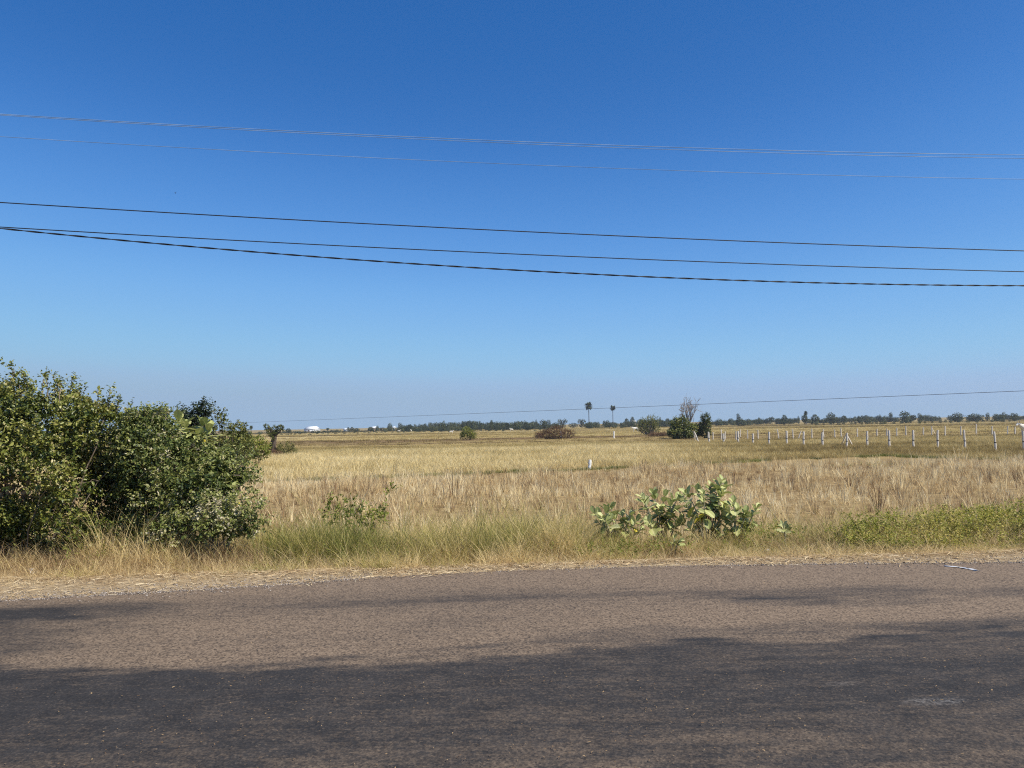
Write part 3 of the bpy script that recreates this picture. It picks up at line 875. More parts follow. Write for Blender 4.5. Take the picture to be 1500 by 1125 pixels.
thicket('large_shrub', 'tall dense dark green bush at the left edge behind the dry verge grass',
        [(-230, 806), (-240, 600), (-150, 572), (-60, 562), (-15, 578), (6, 562), (24, 568), (42, 588), (58, 574), (78, 572), (104, 579), (122, 596), (146, 594), (166, 606), (190, 620), (206, 648), (218, 700), (214, 792), (150, 812), (96, 812), (40, 806), (-60, 806)],
        10.7, 1.0, [(118, 672, 62, 30), (178, 700, 46, 44), (60, 622, 26, 15), (205, 762, 34, 30), (140, 760, 30, 16), (20, 640, 24, 12), (150, 630, 24, 12), (80, 735, 22, 18)],
        360, 34, 10, .054, .62, .22, M['shrub_leaf'], M['twig'], 11, .50, .85,
        [(18, 590, 10, 532, .1), (22, 585, 22, 540, 0), (30, 580, 36, 546, 0), (62, 580, 66, 547, .1), (82, 580, 80, 551, -.1), (100, 585, 106, 556, .2), (150, 610, 162, 571, 0), (4, 600, 2, 562, .2), (120, 590, 124, 566, 0),
         (172, 610, 176, 586, .1), (135, 600, 138, 572, .2), (48, 600, 46, 566, 0)], 60, .018, .15, [(16, 718, 46, 27)])
thicket('vine_shrub', 'spreading lighter green bush tangled against the right of the tall dark bush',
        [(176, 622), (188, 604), (203, 612), (216, 610), (230, 618), (242, 622), (250, 642), (268, 656), (290, 662), (308, 668), (326, 668), (342, 678), (358, 694), (352, 708), (332, 708), (340, 724), (330, 748), (298, 754), (262, 762), (250, 795), (182, 802), (176, 700)],
        10.8, .8, [(235, 706, 32, 20), (205, 740, 26, 26), (268, 722, 22, 14), (300, 690, 18, 10), (232, 770, 22, 18), (328, 716, 16, 10)],
        165, 27, 9, .056, .56, .22, M['vine_leaf'], M['twig'], 12, .46, .85,
        [(186, 625, 187, 592, 0), (200, 625, 203, 600, 0), (216, 625, 222, 596, .1), (232, 630, 232, 603, .1), (244, 640, 246, 604, 0), (330, 690, 358, 684, 0), (335, 715, 372, 706, 0), (330, 740, 370, 728, 0), (345, 700, 374, 716, .1), (322, 672, 330, 652, .2)], 44, .015, .1)
thicket('creeping_weed', 'low pale leafy weed sprawling in front of the bush above the verge grass',
        [(206, 792), (226, 772), (256, 758), (296, 748), (330, 742), (360, 746), (380, 758), (372, 780), (345, 790), (305, 800), (255, 806), (216, 808)],
        10.1, .35, [(262, 782, 14, 10), (318, 770, 12, 8), (345, 778, 10, 7), (290, 792, 14, 8)],
        70, 16, 7, .050, .6, .17, M['vine_leaf'], M['pale_stem'], 13, .66, 1.1, [(330, 750, 352, 728, 0), (300, 755, 296, 732, 0), (360, 760, 384, 742, .1)], 30, .007)

b = onground(18, 10.2)
shrub('dry_branch', 'patch of pale tan dead leaves hanging at the left foot of the tall bush', 'dead branch',
      px_blobs([(16, 716, 10.3, 34, .18, 22), (36, 703, 10.3, 14, .15, 10), (2, 742, 10.2, 16, .15, 10)]),
      b, 70, 4, .085, .8, .12, M['dead_leaf'], M['dead_wood'], 14, up=.2, tint_c=.66, tint_var=.9, n_stems=16, stem_r=.006, depth=.8)

# small dark tree and sprigs behind the bush
b = onground(287, 16.5)
shrub('dark_tree', 'small dark leaved tree standing up behind the lighter green bush', 'tree',
      px_blobs([(277, 620, 16.5, 16, .3, 11), (293, 613, 16.5, 12, .3, 12), (301, 599, 16.5, 6, .15, 9), (270, 608, 16.6, 8, .2, 6), (285, 632, 16.5, 16, .3, 12), (290, 655, 16.5, 20, .35, 20)]),
      b, 420, 8, .085, .45, .2, M['dark_leaf'], M['bark'], 21, up=.8, n_stems=24, stem_r=.03, depth=.8, tint_c=.45)
b = onground(323, 17.5)
shrub('slender_sapling', 'thin leafy sapling just right of the small dark tree', 'sapling',
      px_blobs([(322, 612, 17.5, 6, .12, 9), (325, 624, 17.5, 5, .12, 8), (320, 640, 17.5, 7, .15, 12), (321, 660, 17.5, 10, .2, 14)]),
      b, 110, 7, .085, .5, .16, M['olive_leaf'], M['bark'], 22, up=.8, n_stems=9, stem_r=.02, depth=.9)
b = onground(345, 24)
shrub('round_shrub', 'rounded olive bush behind the sapling at the field edge', 'bush',
      px_blobs([(345, 645, 24, 22, .5, 18), (340, 665, 24, 26, .6, 18), (348, 630, 24, 12, .3, 9)]),
      b, 420, 7, .10, .5, .2, M['olive_leaf'], M['bark'], 23, n_stems=14, depth=.6, tint_c=.55)
b = onground(372, 42)
shrub('bright_shrub', 'low bright green bush at the right tip of the roadside thicket', 'bush',
      px_blobs([(372, 658, 42, 20, .8, 16), (350, 655, 42, 20, .8, 18), (380, 664, 42, 12, .5, 11)]),
      b, 420, 7, .13, .55, .25, M['weed_leaf'], M['bark'], 24, n_stems=14, depth=.6, tint_c=.30)

# leafy weeds in the stubble behind the verge
b = onground(500, 12.6)
shrub('leafy_weed', 'green leafy weed clump on the verge, left of its lighter neighbour with a raised shoot', 'weed',
      px_blobs([(500, 762, 12.4, 26, .35, 20), (486, 742, 12.6, 9, .15, 13), (518, 744, 12.6, 8, .15, 14), (504, 738, 12.6, 5, .1, 8)]), b, 62, 6, .075, .45, .16, M['weed_leaf'], M['pale_stem'], 31, up=.7, n_stems=14, stem_r=.006, depth=.9, tint_c=.35, group='leafy weeds in the stubble')
b = onground(550, 12.7)
shrub('leafy_weed', 'green leafy weed clump on the verge with one shoot raised at its right', 'weed',
      px_blobs([(545, 764, 12.4, 26, .35, 14), (562, 744, 12.7, 8, .15, 14), (573, 722, 12.8, 7, .1, 12), (530, 752, 12.6, 7, .2, 9)]), b, 62, 6, .075, .45, .16, M['weed_leaf'], M['pale_stem'], 32, up=.7, n_stems=14, stem_r=.006, depth=.9, tint_c=.42, group='leafy weeds in the stubble')

# green ground cover at the right of the verge
r = np.random.default_rng(41)
n = 9000
x = r.uniform(3.2, 9.5, n); v = r.uniform(9.25, 11.3, n); y = v + SLOPE * x; col = pxcol(x, y)
top = .10 + .42 * smooth(9.2, 10.4, v) * np.interp(col, [1150, 1240, 1330, 1430, 1500, 1800], [.25, .6, .75, 1.05, 1.0, .9])
ok = (col > 1150 + 150 * smooth(9.9, 11.2, v) + 240 * (fbm(x * 1.2, y * 1.6) - .5) + np.abs(r.normal(0, 45, n))) & (fbm(x * 2.0, y * 2.4) > r.uniform(.30, .55, n)) & (v > 9.35 + .5 * (fbm(x * 1.4 + 8, x * 0) - .35)); x, y, v, top = x[ok], y[ok], v[ok], top[ok]
top *= .6 + .8 * fbm(x * 1.6 + 4, y * 1.6)
zz = ground_z(x, y) + top * r.uniform(.1, 1, len(x))
P = np.stack([x, y, zz], -1); T = norm(np.array([0, -.1, 1.0]) + r.normal(0, .5, P.shape))
lv, t = shoots(P, T, r.uniform(.08, .18, len(P)), 9, .038, .55, r, tint=.62 + .8 * (fbm(x * 1.3, y * 1.3) - .5))
tag(link('verge_weeds', leaves_mesh('verge_weeds', lv, t), M['weed_leaf']), 'green leafy weeds matted along the verge at the right', kind='stuff')
# scattered green patches elsewhere on the verge
P = []
for (px, D, sx, sy, n_, h) in [(905, 10.0, .45, .25, 160, .16), (1120, 10.6, .28, .25, 120, .30), (430, 11.0, .6, .4, 150, .35), (160, 9.9, .25, .2, 60, .25), (1275, 33, 1.0, .5, 90, .18), (520, 10.1, .5, .3, 70, .2)]:
    c = onground(px, D); xx = c.x + r.normal(0, sx, n_); yy = c.y + r.normal(0, sy, n_)
    P.append(np.stack([xx, yy, ground_z(xx, yy) + r.uniform(.02, h, n_)], -1))
P = np.concatenate(P); T = norm(np.array([0, 0, 1.0]) + r.normal(0, .5, P.shape))
lv, t = shoots(P, T, r.uniform(.08, .2, len(P)), 8, .042, .4, r, tint=np.full(len(P), .45))
tag(link('herbage', leaves_mesh('herbage', lv, t), M['weed_leaf']), 'small green herbs scattered through the dry verge', kind='stuff')


# ------------------------------------------------------------------ milkweed shrubs with big pale leaves
def big_leaf(mb, p, d, nrm, L, w, cup, tint):
    d = norm(d); s = norm(np.cross(d, nrm)); nn = np.cross(s, d)
    prof = [(0, .10), (.18, .62), (.42, .95), (.66, 1.0), (.86, .66), (1.0, .06)]
    V_ = []
    for u, q in prof:
        c = p + d * L * u + nn * (-.18 * L * u * u)
        for e in (-1, -.45, .0, .45, 1):
            V_.append(c + s * e * w * .5 * q + nn * (cup * w * (abs(e) ** 1.6) * q * .5 + w * .05 * abs(e) * math.sin(u * 13 + e * 2 + L * 90)))
    f = [(i * 5 + j, i * 5 + j + 1, (i + 1) * 5 + j + 1, (i + 1) * 5 + j) for i in range(len(prof) - 1) for j in range(4)]
    tv = np.full(len(V_), tint)
    if tint < .93: tv = np.clip(tint + np.tile([.04, -.07, .26, -.07, .04], len(prof)), 0, .92)
    mb.add(V_, f, tv)


def milkweed(label, base_px, D, tips, seed, leaf=.15, group='broad leaved milkweed shrubs on the verge'):
    r = np.random.default_rng(seed)
    base = onground(base_px, D); root = empty('milkweed_shrub', base); tag(root, label, 'shrub', group)
    B = np.array(base); lf = MB(); sm = MB()
    for (px, py) in tips:
        q = np.array(W(px, py, D + r.normal(0, .16))) - B
        s = np.array([q[0] * .12 + r.normal(0, .03), q[1] * .3, -.02])
        mid = np.array([q[0] * .45, q[1] * .5, q[2] * .72]) + r.normal(0, .03, 3)
        ts = np.linspace(0, 1, 9)
        pts = np.array([s * (1 - a) ** 2 + 2 * mid * a * (1 - a) + q * a * a for a in ts])
        tube(sm, pts, np.linspace(.013, .005, 9), 6)
        h = np.linalg.norm(q - s); npair = max(3, int(h / .095))
        ax = norm(pts[-1] - pts[-3]); rot = r.uniform(0, 6.28)
        for k in range(npair):
            t = 1 - .6 * k / npair; c = s * (1 - t) ** 2 + 2 * mid * t * (1 - t) + q * t * t
            a0 = rot + k * math.pi / 2 + r.normal(0, .25)
            for sgn in (0, math.pi):
                if k > 1 and r.random() < .30: continue
                a = a0 + sgn; e1 = norm(np.cross(ax, [0.2, .9, .3])); e2 = np.cross(ax, e1)
                rad = e1 * math.cos(a) + e2 * math.sin(a)
                lift = 1.5 - .32 * k
                d = norm(rad + ax * max(-.1, lift) + r.normal(0, .12, 3))
                L = leaf * 1.22 * (r.uniform(.75, 1.1)) * (.6 + .15 * min(k, 3)); 
                yel = r.random() < .03 and k > 1
                tn = .97 if yel else np.clip(r.normal(.55, .2), 0, .92)
                big_leaf(lf, c, d, norm(ax * .9 + np.array([0, 0, .6]) - rad * .3), L, L * r.uniform(.50, .64), r.uniform(.1, .4), tn)
    link('leaves', lf.mesh('milkweed_leaves', True), M['milkweed_leaf'], root)
    link('stem', sm.mesh('milkweed_stem', True), M['pale_stem'], root)
    return root


milkweed('low broad leaved milkweed, leftmost of the clump on the verge', 906, 10.75,
         [(871, 752), (877, 766), (888, 745), (895, 742), (900, 757), (911, 752), (917, 770), (930, 768), (938, 777), (899, 790), (884, 758), (926, 750), (936, 760), (915, 785)], 51, .15)
milkweed('milkweed with dark drooping inner leaves, second from the left in the clump', 966, 10.9,
         [(941, 730), (946, 745), (957, 722), (968, 745), (975, 724), (985, 733), (950, 763), (960, 774), (990, 745), (972, 760), (994, 730), (983, 752), (998, 760)], 52, .15)
milkweed('tallest milkweed of the verge clump with upright leafy tips', 1035, 10.9,
         [(1001, 732), (1008, 745), (1022, 715), (1030, 724), (1041, 712), (1057, 705), (1062, 712), (1047, 735), (1062, 742), (1018, 756), (1033, 762), (1058, 722), (1005, 722), (1012, 775), (1048, 772), (1040, 752), (1068, 752)], 53, .155)
milkweed('milkweed with one long leaf lying out to the right of the clump', 1078, 10.8,
         [(1074, 736), (1080, 745), (1092, 752), (1109, 744), (1104, 770), (1086, 773), (1070, 762), (1062, 784), (1098, 758)], 54, .15)
milkweed('tiny two leaved milkweed seedling in front of the clump', 990, 10.05, [(988, 789), (997, 792)], 55, .10)
milkweed('small milkweed sprig standing alone right of the clump', 1148, 10.5, [(1146, 768), (1154, 772)], 56, .10)
milkweed('milkweed with huge pale leaves poking up behind the roadside bush', 283, 13.2, [(262, 614), (270, 622), (297, 622), (305, 628), (290, 640)], 57, .27)
milkweed('milkweed with a yellow leaf hanging in the right side of the bush', 335, 10.6, [(318, 700), (330, 695), (342, 715)], 58, .15)


# ------------------------------------------------------------------ trees in the fields and along the horizon
def crown_mesh(name, blobs, n, size, seed, wr=.8):
    r = np.random.default_rng(seed)
    P, U = blob_points(blobs, n, r, .55, zmin=-1e9)
    D = norm(r.normal(0, 1, P.shape) + U * .6); Nn = norm(U + r.normal(0, .6, P.shape) + np.array([0, 0, .4]))
    L = size * r.uniform(.5, 1.3, n)
    t = .5 + .5 * (fbm(P[:, 0] * 3, P[:, 2] * 3 + P[:, 1]) - .5) + r.normal(0, .15, n)
    return leaves_mesh(name, leaf_arrays(P, D, Nn, L, L * wr), t)


def trunk_mesh(name, h, r0, seed, forks=3, top=.75):
    r = np.random.default_rng(seed); mb = MB()
    tube(mb, [(r.normal(0, .012), r.normal(0, .012), h * t) for t in np.linspace(-.02, .6, 5)], np.linspace(r0, r0 * .7, 5), 7)
    for k in range(forks):
        a = r.uniform(0, 6.28); q = r.uniform(.12, .28)
        tube(mb, [(q * math.cos(a) * t, q * math.sin(a) * t, h * (.5 + (top - .5) * t + .04 * t * t)) for t in np.linspace(0, 1.2, 5)], np.linspace(r0 * .6, r0 * .2, 5), 5)
    return mb.mesh(name, True)


# unit-size tree kinds: 1 m tall, about 1 m wide; scaled when placed
CR = {
    'round': [crown_mesh('crown_round_%d' % i, [(0, 0, .62, .36, .36, .34), (.16, .05, .55, .30, .3, .26), (-.2, -.05, .5, .27, .28, .25), (.02, 0, .78, .2, .22, .2)], 620, .085, 100 + i) for i in range(3)],
    'wide': [crown_mesh('crown_wide_%d' % i, [(0, 0, .6, .3, .34, .36), (.3, 0, .5, .24, .26, .32), (-.3, .03, .48, .25, .26, .34), (.12, 0, .3, .3, .3, .28), (-.15, 0, .28, .3, .3, .26)], 700, .08, 110 + i) for i in range(3)],
    'tall': [crown_mesh('crown_tall_%d' % i, [(0, 0, .5, .34, .34, .34), (.06, 0, .74, .26, .26, .24), (-.1, 0, .32, .38, .36, .26)], 560, .085, 120 + i) for i in range(3)],
    'low': [crown_mesh('crown_low_%d' % i, [(0, 0, .42, .42, .4, .5), (.3, 0, .3, .24, .3, .36), (-.3, 0, .3, .26, .3, .38)], 560, .10, 130 + i) for i in range(3)],
    'tufted': [crown_mesh('crown_tufted_%d' % i, [(-.26, 0, .72, .22, .22, .27), (.24, .02, .74, .24, .24, .26), (0, .1, .5, .2, .2, .2), (.05, 0, .25, .3, .3, .2)], 560, .085, 140 + i) for i in range(2)],
    'lollipop': [crown_mesh('crown_lollipop_%d' % i, [(0, 0, .76, .4, .4, .22)], 320, .12, 150 + i) for i in range(2)],
}
TR = {'round': trunk_mesh('trunk_round', .8, .035, 1), 'wide': trunk_mesh('trunk_wide', .7, .03, 2), 'tall': trunk_mesh('trunk_tall', .85, .04, 3), 'low': trunk_mesh('trunk_low', .5, .03, 4),
      'tufted': trunk_mesh('trunk_tufted', 1.0, .03, 5, 4, .8), 'lollipop': trunk_mesh('trunk_lollipop', .95, .03, 6, 2)}
for l in CR.values():
    for m_ in l: m_.materials.append(M['tree_leaf'])
for m_ in TR.values(): m_.materials.append(M['bark'])
_ti = [0]


def tree(kind, px, top, wpx, D, label, group='trees along the horizon', name=None):
    b = onground(px, D); hgt = (W(px, top, D).z - b.z)
    root = empty(name or 'tree', b, random.uniform(0, 6.28)); tag(root, label, 'tree', group)
    w = wpx * D / F / .92
    root.scale = (w, w, hgt * 1.02)
    _ti[0] += 1
    link('crown', CR[kind][_ti[0] % len(CR[kind])], None, root); link('trunk', TR[kind], None, root)
    return root


TREES = [
    ('low', 365, 631, 6, 420, 'tiny low tree under the thin far palm at the left'),
    ('low', 381.5, 631.5, 6, 430, 'tiny dark tree between the thin far palm and the knobbly tree'),
    ('round', 422.5, 627.5, 9.5, 330, 'rounded green tree right of the knobbly tree, first in the open field'),
    ('low', 438, 631, 9, 380, 'low broad tree between the rounded green tree and the white hall'),
    ('low', 462, 629, 11, 360, 'dark spreading tree in front of the white hall'),
    ('lollipop', 480, 627, 5, 420, 'small ball topped tree on a thin trunk right of the white hall'),
    ('round', 510, 626, 5, 450, 'small tree close beside the tiny white hut'),
    ('round', 516, 625.5, 6.5, 455, 'rounded tree second to the right of the tiny white hut'),
    ('round', 522.5, 627, 9, 370, 'dark bushy tree third to the right of the tiny white hut'),
    ('round', 543, 625.5, 9.5, 380, 'tree with visible trunk left of the pale house'),
    ('tall', 552.5, 623.5, 6.5, 460, 'upright tree right of the pale house'),
    ('tall', 571, 620, 10, 430, 'pointed grey green tree left of the speck of a white shed'),
    ('tall', 586.5, 619, 9, 440, 'pointed tree right of the white shed where the wood begins'),
    ('low', 614, 626.5, 8, 330, 'low dark tree standing out before the left end of the wood'),
    ('tall', 650, 617, 9, 300, 'dark upright tree standing out before the middle of the wood'),
    ('tall', 720, 615.5, 8, 320, 'dark pointed tree before the wood, right of the spiky field shrub'),
    ('tall', 780, 618.5, 6, 380, 'dark narrow tree at the right end of the wood'),
    ('tall', 785.5, 615, 5, 480, 'slim taller tree behind the dark narrow one at the end of the wood'),
    ('tufted', 799, 615, 17, 470, 'flat topped twin tufted tree left of the two tall palms'),
    ('round', 798.5, 617, 9, 330, 'yellow green round tree above the reddish scrub'),
    ('tufted', 824, 614, 14, 440, 'twin tufted tree behind the left white post'),
    ('wide', 840, 619, 13, 460, 'low wide tree between the two tufted trees'),
    ('tufted', 852, 614, 13, 430, 'tufted tree just left of the taller palm'),
    ('wide', 863, 618.5, 13, 350, 'dark round tree at the foot of the taller palm'),
    ('round', 918, 613, 8, 500, 'tree left of the pink house'),
    ('round', 926.5, 610.5, 8, 520, 'taller tree rising over the pink house'),
    ('tall', 967, 611, 5, 420, 'slim tree just right of the pale twiggy bush'),
    ('round', 978, 613, 9, 430, 'tree between the pale twiggy bush and the thicket under the bare tree'),
    ('wide', 1054, 613, 14, 400, 'broad tree right of the field thicket'),
    ('round', 1071, 613, 10, 430, 'rounded tree second to the right of the field thicket'),
    ('tall', 1082, 606, 9, 360, 'tall dark tree rising highest right of the field thicket'),
    ('low', 1086, 612, 12, 330, 'low dark tree at the foot of the tall dark one'),
    ('wide', 1110, 613, 13, 390, 'broad green tree left of the stump shaped one'),
    ('round', 1131, 611, 10, 430, 'rounded tree between the broad green one and the dark oval one'),
    ('tall', 1149, 607.5, 11, 330, 'dark oval tree standing apart on the brown bank'),
    ('tall', 1170, 609.5, 5, 410, 'thin tree left of the tree topped by a small palm'),
    ('round', 1179, 607.5, 12, 340, 'dense tree with a small palm rising out of its top'),
    ('round', 1194.5, 607, 12, 350, 'rounded dark tree right of the small palm'),
    ('wide', 1218, 604, 15, 330, 'large uneven tree with a high left shoulder'),
    ('round', 1237, 609, 10, 400, 'small rounded tree right of the large uneven one'),
    ('tall', 1259, 609, 8, 330, 'narrow dark tree on the edge of the bank'),
    ('round', 1269, 608, 8, 420, 'rounded tree right of the narrow dark tree'),
    ('tall', 1289, 607, 4, 420, 'very thin upright tree in the low hedge'),
    ('tufted', 1305, 604.5, 9, 400, 'leaning tuft topped tree left of the largest tree at the right'),
    ('wide', 1326, 602, 20, 300, 'largest spreading tree at the right with a visible trunk and wispy top'),
    ('tall', 1347.5, 605.5, 9, 320, 'dark tree right of the largest spreading tree'),
    ('wide', 1403, 603.5, 16, 300, 'dense black green tree at the left of the right hand grove'),
    ('wide', 1428, 605.5, 22, 330, 'long low tree in the right hand grove'),
    ('tall', 1447, 604.5, 8, 340, 'upright tree in the right hand grove past the long low one'),
    ('wide', 1463, 606.5, 16, 300, 'spreading grey green tree in the right hand grove'),
    ('tall', 1470.5, 604, 9, 330, 'peaked tree behind the spreading grey green one in the right hand grove'),
    ('wide', 1485.5, 604.5, 16, 310, 'rounded tree at the right end of the right hand grove'),
    ('tall', 720 - 42, 616.5, 6, 420, 'slightly taller treetop in the wood behind the spiky field shrub'),
]
for t_ in TREES: tree(*t_)


# a long low wood and hedges that read as one mass
def mass(name, label, spec, seed):
    r = np.random.default_rng(seed); Vs = []; ts = []
    src = [l for k in ('round', 'tall', 'wide', 'low') for l in CR[k]]
    arr = []
    for m_ in src:
        a = np.empty(len(m_.vertices) * 3, np.float32); m_.vertices.foreach_get('co', a)
        t = np.empty(len(m_.vertices), np.float32); m_.attributes['tint'].data.foreach_get('value', t)
        arr.append((a.reshape(-1, 6, 3), t.reshape(-1, 6)[:, 0]))
    for (x0, x1, step, tops, D0, D1, wv) in spec:
        px = x0
        while px < x1:
            if wv in (8.1, 9.1, 6.1) and float(vnoise(px * .075 + seed * 3, 4.2)) < .24:
                px += step; continue
            D = r.uniform(D0, D1); b_ = onground(px, D)
            top = np.interp(px, [p[0] for p in tops], [p[1] for p in tops]) + r.normal(0, .9) + 3.4 * (float(vnoise(px * .045 + seed, D0 * .1)) - .38) + 1.6 * (float(vnoise(px * .2, seed)) - .5)
            h = max(.5, W(px, top, D).z - b_.z); w = wv * r.uniform(.7, 1.3) * D / F
            a, t = arr[r.integers(len(arr))]
            q = r.random(len(a)) < .85
            ang = r.uniform(0, 6.28); c, s = math.cos(ang), math.sin(ang)
            P = a[q].copy(); Q = np.stack([(P[..., 0] * c - P[..., 1] * s) * w, (P[..., 0] * s + P[..., 1] * c) * w, P[..., 2] * h], -1) + np.array(b_)
            Vs.append(Q); ts.append(t[q] + r.normal(0, .26))
            px += step * r.uniform(.5, 1.5)
    return tag(link(name, leaves_mesh(name, np.concatenate(Vs), np.concatenate(ts)), M['tree_leaf']), label, kind='stuff')


mass('treeline', 'distant wood along the horizon', [
    (590, 792, 1.8, [(590, 622), (620, 620.5), (640, 618.5), (680, 617.5), (720, 617.5), (760, 616.5), (792, 618.5)], 340, 440, 9),
    (590, 800, 2.4, [(590, 626), (800, 622)], 330, 360, 7),
    (800, 985, 4, [(800, 623), (985, 619)], 330, 360, 6.1),
    (800, 985, 2.2, [(800, 621), (840, 620), (880, 618.5), (910, 617), (940, 615.5), (985, 614.5)], 350, 450, 9.1),
    (1040, 1150, 2.2, [(1040, 615), (1100, 614.5), (1150, 613)], 360, 450, 9.1),
], 71)
mass('hedges', 'low scrub and hedges strung along the horizon', [
    (355, 590, 2.6, [(355, 634), (420, 632.3), (480, 630.3), (540, 628.8), (590, 626)], 360, 460, 6),
    (1150, 1520, 2.0, [(1150, 613.2), (1200, 612), (1260, 610.5), (1330, 609.5), (1400, 608), (1520, 607)], 380, 460, 8.1),
    (1190, 1480, 9.0, [(1190, 617), (1480, 613)], 260, 300, 5),
    (380, 800, 10.0, [(380, 637), (600, 632), (800, 627)], 260, 330, 5),
], 72)


# sugar palms
def palm_meshes(seed, nf=30):
    r = np.random.default_rng(seed); cr = MB(); tk = MB()
    for i in range(nf):
        a = r.uniform(0, 6.28); el = math.asin(r.uniform(-.93, 1.0))
        d = np.array([math.cos(a) * math.cos(el), math.sin(a) * math.cos(el), math.sin(el)])
        st_ = d * r.uniform(.35, .6); tube(cr, [np.zeros(3), st_], [.03, .02], 4, .3)
        s = norm(np.cross(d, [0, 0, 1.0001])); u = np.cross(s, d)
        for j in range(13):   # fan of stiff leaflets
            b_ = (j - 6) / 6 * 1.9
            e = d * math.cos(b_) + s * math.sin(b_)
            L = .75 * r.uniform(.8, 1.1) * (1 - .25 * abs(b_) / 1.9); p1 = st_ + e * L - np.array([0, 0, .12 * L]); wv = np.cross(e, u) * .13
            cr.add([st_, st_ + e * L * .5 + wv, p1, st_ + e * L * .5 - wv], [(0, 1, 2, 3)], r.uniform(.1, .9))
    for i in range(9):       # dead fronds hanging under the head
        a = r.uniform(0, 6.28); p = np.array([math.cos(a) * .4, math.sin(a) * .4, -.5 + r.normal(0, .15)])
        tube(cr, [np.zeros(3), p * .6 + np.array([0, 0, .15]), p + np.array([0, 0, -.25])], [.02, .06, .03], 4, .05)
    return cr.mesh('palm_crown'), tk


def palm(label, px, top, wpx, D, base_top=None, group='sugar palms on the horizon', seed=1):
    b = onground(px, D); zt = W(px, top, D).z; head = wpx * D / F / 2; zc = zt - head * 1.02
    zc -= b.z
    root = empty('palm_tree', b, random.uniform(0, 6)); tag(root, label, 'palm tree', group)
    cm, _ = palm_meshes(seed); c = link('crown', cm, M['tree_leaf'], root); c.location = (0, 0, zc); c.scale = (head * 1.25,) * 3
    mb = MB(); k = head / 2.2
    tube(mb, [(.12 * math.sin(t * 2 + seed), 0, zc * t) for t in np.linspace(-.01, 1, 9)], np.interp(np.linspace(0, 1, 9), [0, .15, 1], [.42, .30, .22]) * max(k, .6), 8)
    link('trunk', mb.mesh('palm_trunk', True), M['palm_trunk'], root)
    return root


palm('taller of the two lone sugar palms with a skirt of dead fronds', 863, 589.5, 9.5, 400, seed=3)
palm('shorter of the two lone sugar palms, right of the taller one', 898.3, 593.5, 7.5, 430, seed=4)
palm('small thin far palm near the left edge of the open field', 368, 623.5, 4.5, 520, seed=5)
palm('small palm rising out of the dense tree at the right', 1181, 602.5, 5, 350, seed=6)


# ------------------------------------------------------------------ single shrubs and trees in the field
def branchy(mb, p, d, L, rad, depth, r, ends, bend=.35, split=(2, 3)):
    m = 5; pts = [p]; q = p.copy(); dd = d.copy()
    for i in range(m):
        dd = norm(dd + r.normal(0, bend * .35, 3) + np.array([0, 0, .03])); q = q + dd * L / m; pts.append(q.copy())
    tube(mb, pts, np.linspace(rad, rad * .62, m + 1), 6 if rad > .02 else 4)
    if depth == 0:
        ends.append((q, dd)); return
    for k in range(r.integers(split[0], split[1] + 1)):
        nd = norm(dd + r.normal(0, .55, 3) + np.array([0, 0, .12]))
        branchy(mb, q, nd, L * r.uniform(.62, .9), rad * .6, depth - 1, r, ends, bend, split)
    if r.random() < .6:
        i = r.integers(2, m); branchy(mb, pts[i], norm(dd + r.normal(0, .8, 3)), L * .6, rad * .45, max(0, depth - 2), r, ends, bend, split)


DT = 100
b = onground(1010, DT + 1)
root = empty('bare_tree', b); tag(root, 'bare grey tree with few leaves rising from the field thicket', 'tree')
r = np.random.default_rng(9); mb = MB(); ends = []
for (dx, dz, L) in ((-.10, 1, 2.3), (-.30, 1, 2.0), (.34, 1, 1.9), (.05, 1, 2.2)):
    branchy(mb, np.array([r.normal(0, .08), r.normal(0, .08), -.05]), norm(np.array([dx, r.normal(0, .15), dz])), L, .21, 4, r, ends, .3)
tm = mb.mesh('bare_tree_trunk', True)
co = np.array([v_.co[:] for v_ in tm.vertices]); hz = co[:, 2].max(); want = W(1008, 575, DT).z - b.z
wx = co[:, 0].max() - co[:, 0].min(); sx = (36 * DT / F) / wx
co *= np.array([sx, sx, want / hz]); cx = (co[:, 0].max() + co[:, 0].min()) / 2 - (1012 - 1010) * DT / F
co[:, 0] -= cx * np.clip(co[:, 2] / want, 0, 1)
tm.vertices.foreach_set('co', co.astype(np.float32).ravel())
link('trunk', tm, M['dead_wood'], root)
E = np.array([e[0] for e in ends]) * np.array([sx, sx, want / hz]); E[:, 0] -= cx * np.clip(E[:, 2] / want, 0, 1)
pick = r.choice(len(E), min(70, len(E)), replace=False)
lv, t = shoots(E[pick], rand_unit(len(pick), r), np.full(len(pick), .25), 4, .12, .6, r, tint=np.full(len(pick), .6))
link('crown', leaves_mesh('bare_tree_leaves', lv, t), M['dead_leaf'], root)

b = onground(998, 98)
shrub('thicket', 'dark dense bush in the field under the bare grey tree', 'bush',
      px_blobs([(997, 624, 98, 16, 1.3, 14), (988, 632, 97, 9, .8, 10), (1010, 630, 98, 14, 1.2, 12), (1020, 630, 99, 13, 1.0, 10), (1000, 634, 96.5, 16, .9, 8)]),
      b, 1500, 7, .20, .6, .4, M['shrub_leaf'], M['bark'], 61, n_stems=20, stem_r=.04, depth=.45, tint_c=.34, tint_var=1.0, holes=.9)
b = onground(1034, 98)
shrub('bushy_tree', 'upright green tree at the right side of the field thicket', 'tree',
      px_blobs([(1034, 614, 98, 6, .5, 8), (1034, 624, 98, 6, .5, 9), (1033, 633, 98, 7, .6, 8)]), b, 420, 7, .19, .55, .35, M['olive_leaf'], M['bark'], 62, n_stems=10, stem_r=.05, depth=.5, tint_c=.25)
b = onground(951, 135)
